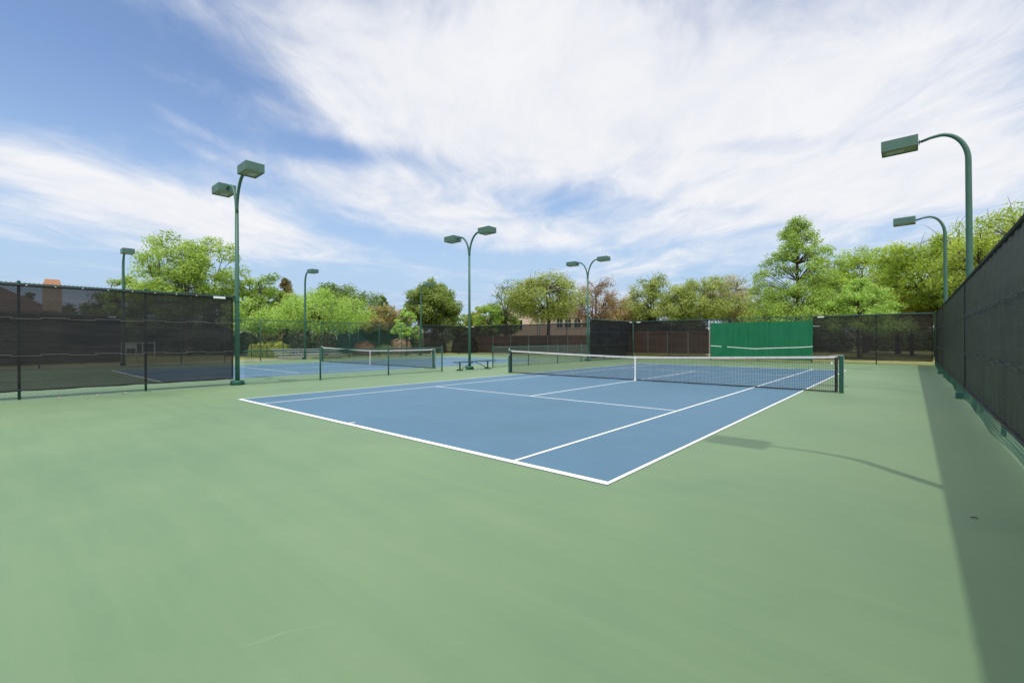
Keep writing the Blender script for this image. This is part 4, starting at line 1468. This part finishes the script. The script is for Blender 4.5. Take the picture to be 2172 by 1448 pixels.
def board_fence(label, pa, pb, Da, Db, h):
    a, b = spot(pa, 724, Da), spot(pb, 724, Db)
    d = b - a
    L = math.hypot(d[0], d[1])
    t = thing('board_fence', label, 'fence', (a[0], a[1], -0.07), math.atan2(d[1], d[0]))
    w = MB()
    rg = np.random.RandomState(int(pa))
    n = int(L / 0.142)
    for i in range(n):
        hh = h + rg.uniform(-0.02, 0.02)
        w.box((0.071 + i * 0.142, 0, hh / 2), (0.134, 0.02, hh))
    part(w, 'boards', M['wood'], t)
    for zz in (0.35, h * 0.55, h - 0.25):
        r = MB()
        r.box((L / 2, -0.035, zz), (L, 0.045, 0.09))
        part(r, 'rail', M['wood'], t)
    for i in range(int(L / 2.4) + 1):
        p = MB()
        p.box((0.05 + i * 2.4, -0.07, h / 2), (0.1, 0.03, h + 0.05))
        part(p, 'post', M['galv'], t)
    return t


board_fence('red-brown board fence below the tan house', 1010, 1245, 58, 52, 2.15)
board_fence('red-brown board fence behind the screen left of the practice wall', 1335, 1510, 58, 52, 2.6)

a, b = spot(500, 724, 43.5), spot(622, 724, 41.3)
d = b - a
L = math.hypot(d[0], d[1])
ir = thing('iron_fence', 'thin black iron picket fence in front of the clipped shrubs', 'fence', (a[0], a[1], -0.07), math.atan2(d[1], d[0]))
p = MB()
for i in range(int(L / 0.13)):
    p.box((0.06 + i * 0.13, 0, 0.62), (0.016, 0.016, 1.2))
for zz in (0.2, 1.08):
    p.box((L / 2, 0, zz), (L, 0.03, 0.03))
part(p, 'pickets', M['black'], ir)
for i in range(int(L / 1.9) + 1):
    p = MB()
    p.box((0.02 + i * 1.9, 0, 0.68), (0.05, 0.05, 1.36))
    part(p, 'post', M['black'], ir)

a, b = spot(715, 724, 54.0), spot(868, 724, 57.0)
d = b - a
L = math.hypot(d[0], d[1])
bf = make_fence('dark blue-black windscreen fence deep under the trees behind the bleachers', (a[0], a[1], -0.07), math.atan2(d[1], d[0]) - R(90), L,
                [i * 2.4 for i in range(int(L / 2.4) + 1)], height=2.9, pitch=0.2, wr=0.004, side=-1,
                screens=[(0.05, L - 0.05, M['scr_blue'], 0.03, [], 0.15)])
# mulch strip under the hedge, white railing seen through the left screen
mu = MB()
a, b, c, d = spot(480, 724, 46.5), spot(650, 724, 44.5), spot(650, 724, 60), spot(480, 724, 60)
mu.add([(q[0], q[1], -0.062) for q in (a, b, c, d)], [(0, 1, 2, 3)])
structure(mu, 'planting_bed', M['mulch'])
wr_ = thing('railing', 'white railing panel seen through the left windscreen', 'railing', tuple(spot(258, 724, 36)[:2]) + (-0.07,), YAW * -1)
p = MB()
for x in (0.0, 0.35, 1.15, 1.65, 2.6):
    p = MB()
    p.box((x, 0, 0.72), (0.07, 0.07, 1.44))
    part(p, 'post', M['alu'], wr_)
p = MB()
p.box((1.3, 0.0, 1.46), (2.75, 0.05, 0.06))
part(p, 'rail', M['alu'], wr_)
p = MB()
p.box((0.75, 0.0, 1.2), (0.7, 0.04, 0.36))
part(p, 'panel', M['alu'], wr_)

# ------------------------------------------------------------------ litter


def litter(name, label, px, py, size, mat, group, seed, curl=0.25, thin=0.6):
    rg = np.random.RandomState(seed)
    d = (fw + (px - IW / 2) / F_PX * rt - (py - IH / 2) / F_PX * up)
    q = CAM + d * (-(CAM[2] - 0.012) / d[2])
    a = rg.rand() * 6.28
    pts = [(-0.5, 0, 0), (-0.2, thin * 0.4, curl * 0.4), (0.25, thin * 0.32, curl), (0.5, 0, curl * 0.3), (0.2, -thin * 0.36, curl * 0.7), (-0.25, -thin * 0.3, curl * 0.2), (0, 0, 0.05)]
    V = [(x * math.cos(a) - y * math.sin(a), x * math.sin(a) + y * math.cos(a), z) for x, y, z in pts]
    V = np.array(V) * size
    lo = V - (0, 0, 0.004)
    m = MB()
    m.add(np.concatenate([V, lo]), [(6, 0, 5), (6, 5, 4), (6, 4, 3), (6, 3, 2), (6, 2, 1), (6, 1, 0), (13, 12, 7), (13, 11, 12), (13, 10, 11), (13, 9, 10), (13, 8, 9), (13, 7, 8)]
          + [(i, (i + 1) % 6, 7 + (i + 1) % 6, 7 + i) for i in range(6)])
    o = m.build(name, mat)
    o.location = (q[0], q[1], max(0.012, q[2]))
    return tag(o, label, 'leaf' if name == 'fallen_leaf' else 'twig', group)


for k, (px, py, s_) in enumerate(((124, 846, 0.16), (176, 840, 0.12), (209, 839, 0.18), (264, 834, 0.22), (318, 831, 0.12), (186, 843, 0.10))):
    litter('fallen_leaf', ['curled tan leaf by the foot of the left fence, first from the left post', 'small tan leaf at the left fence, left of a larger pair',
                           'larger tan leaf at the left fence between its two posts', 'biggest curled tan leaf at the left fence, just left of the right post',
                           'tan leaf at the foot of the right post of the left fence', 'tiny tan leaf at the left fence beside the larger one'][k],
           px, py, s_, M['leafdry'], 'tan leaves along the left fence', k)
litter('twig', 'short dark twig lying in the fence shadow on the right', 2066, 1097, 0.055, M['twig'], None, 9, 0.12, 0.35)
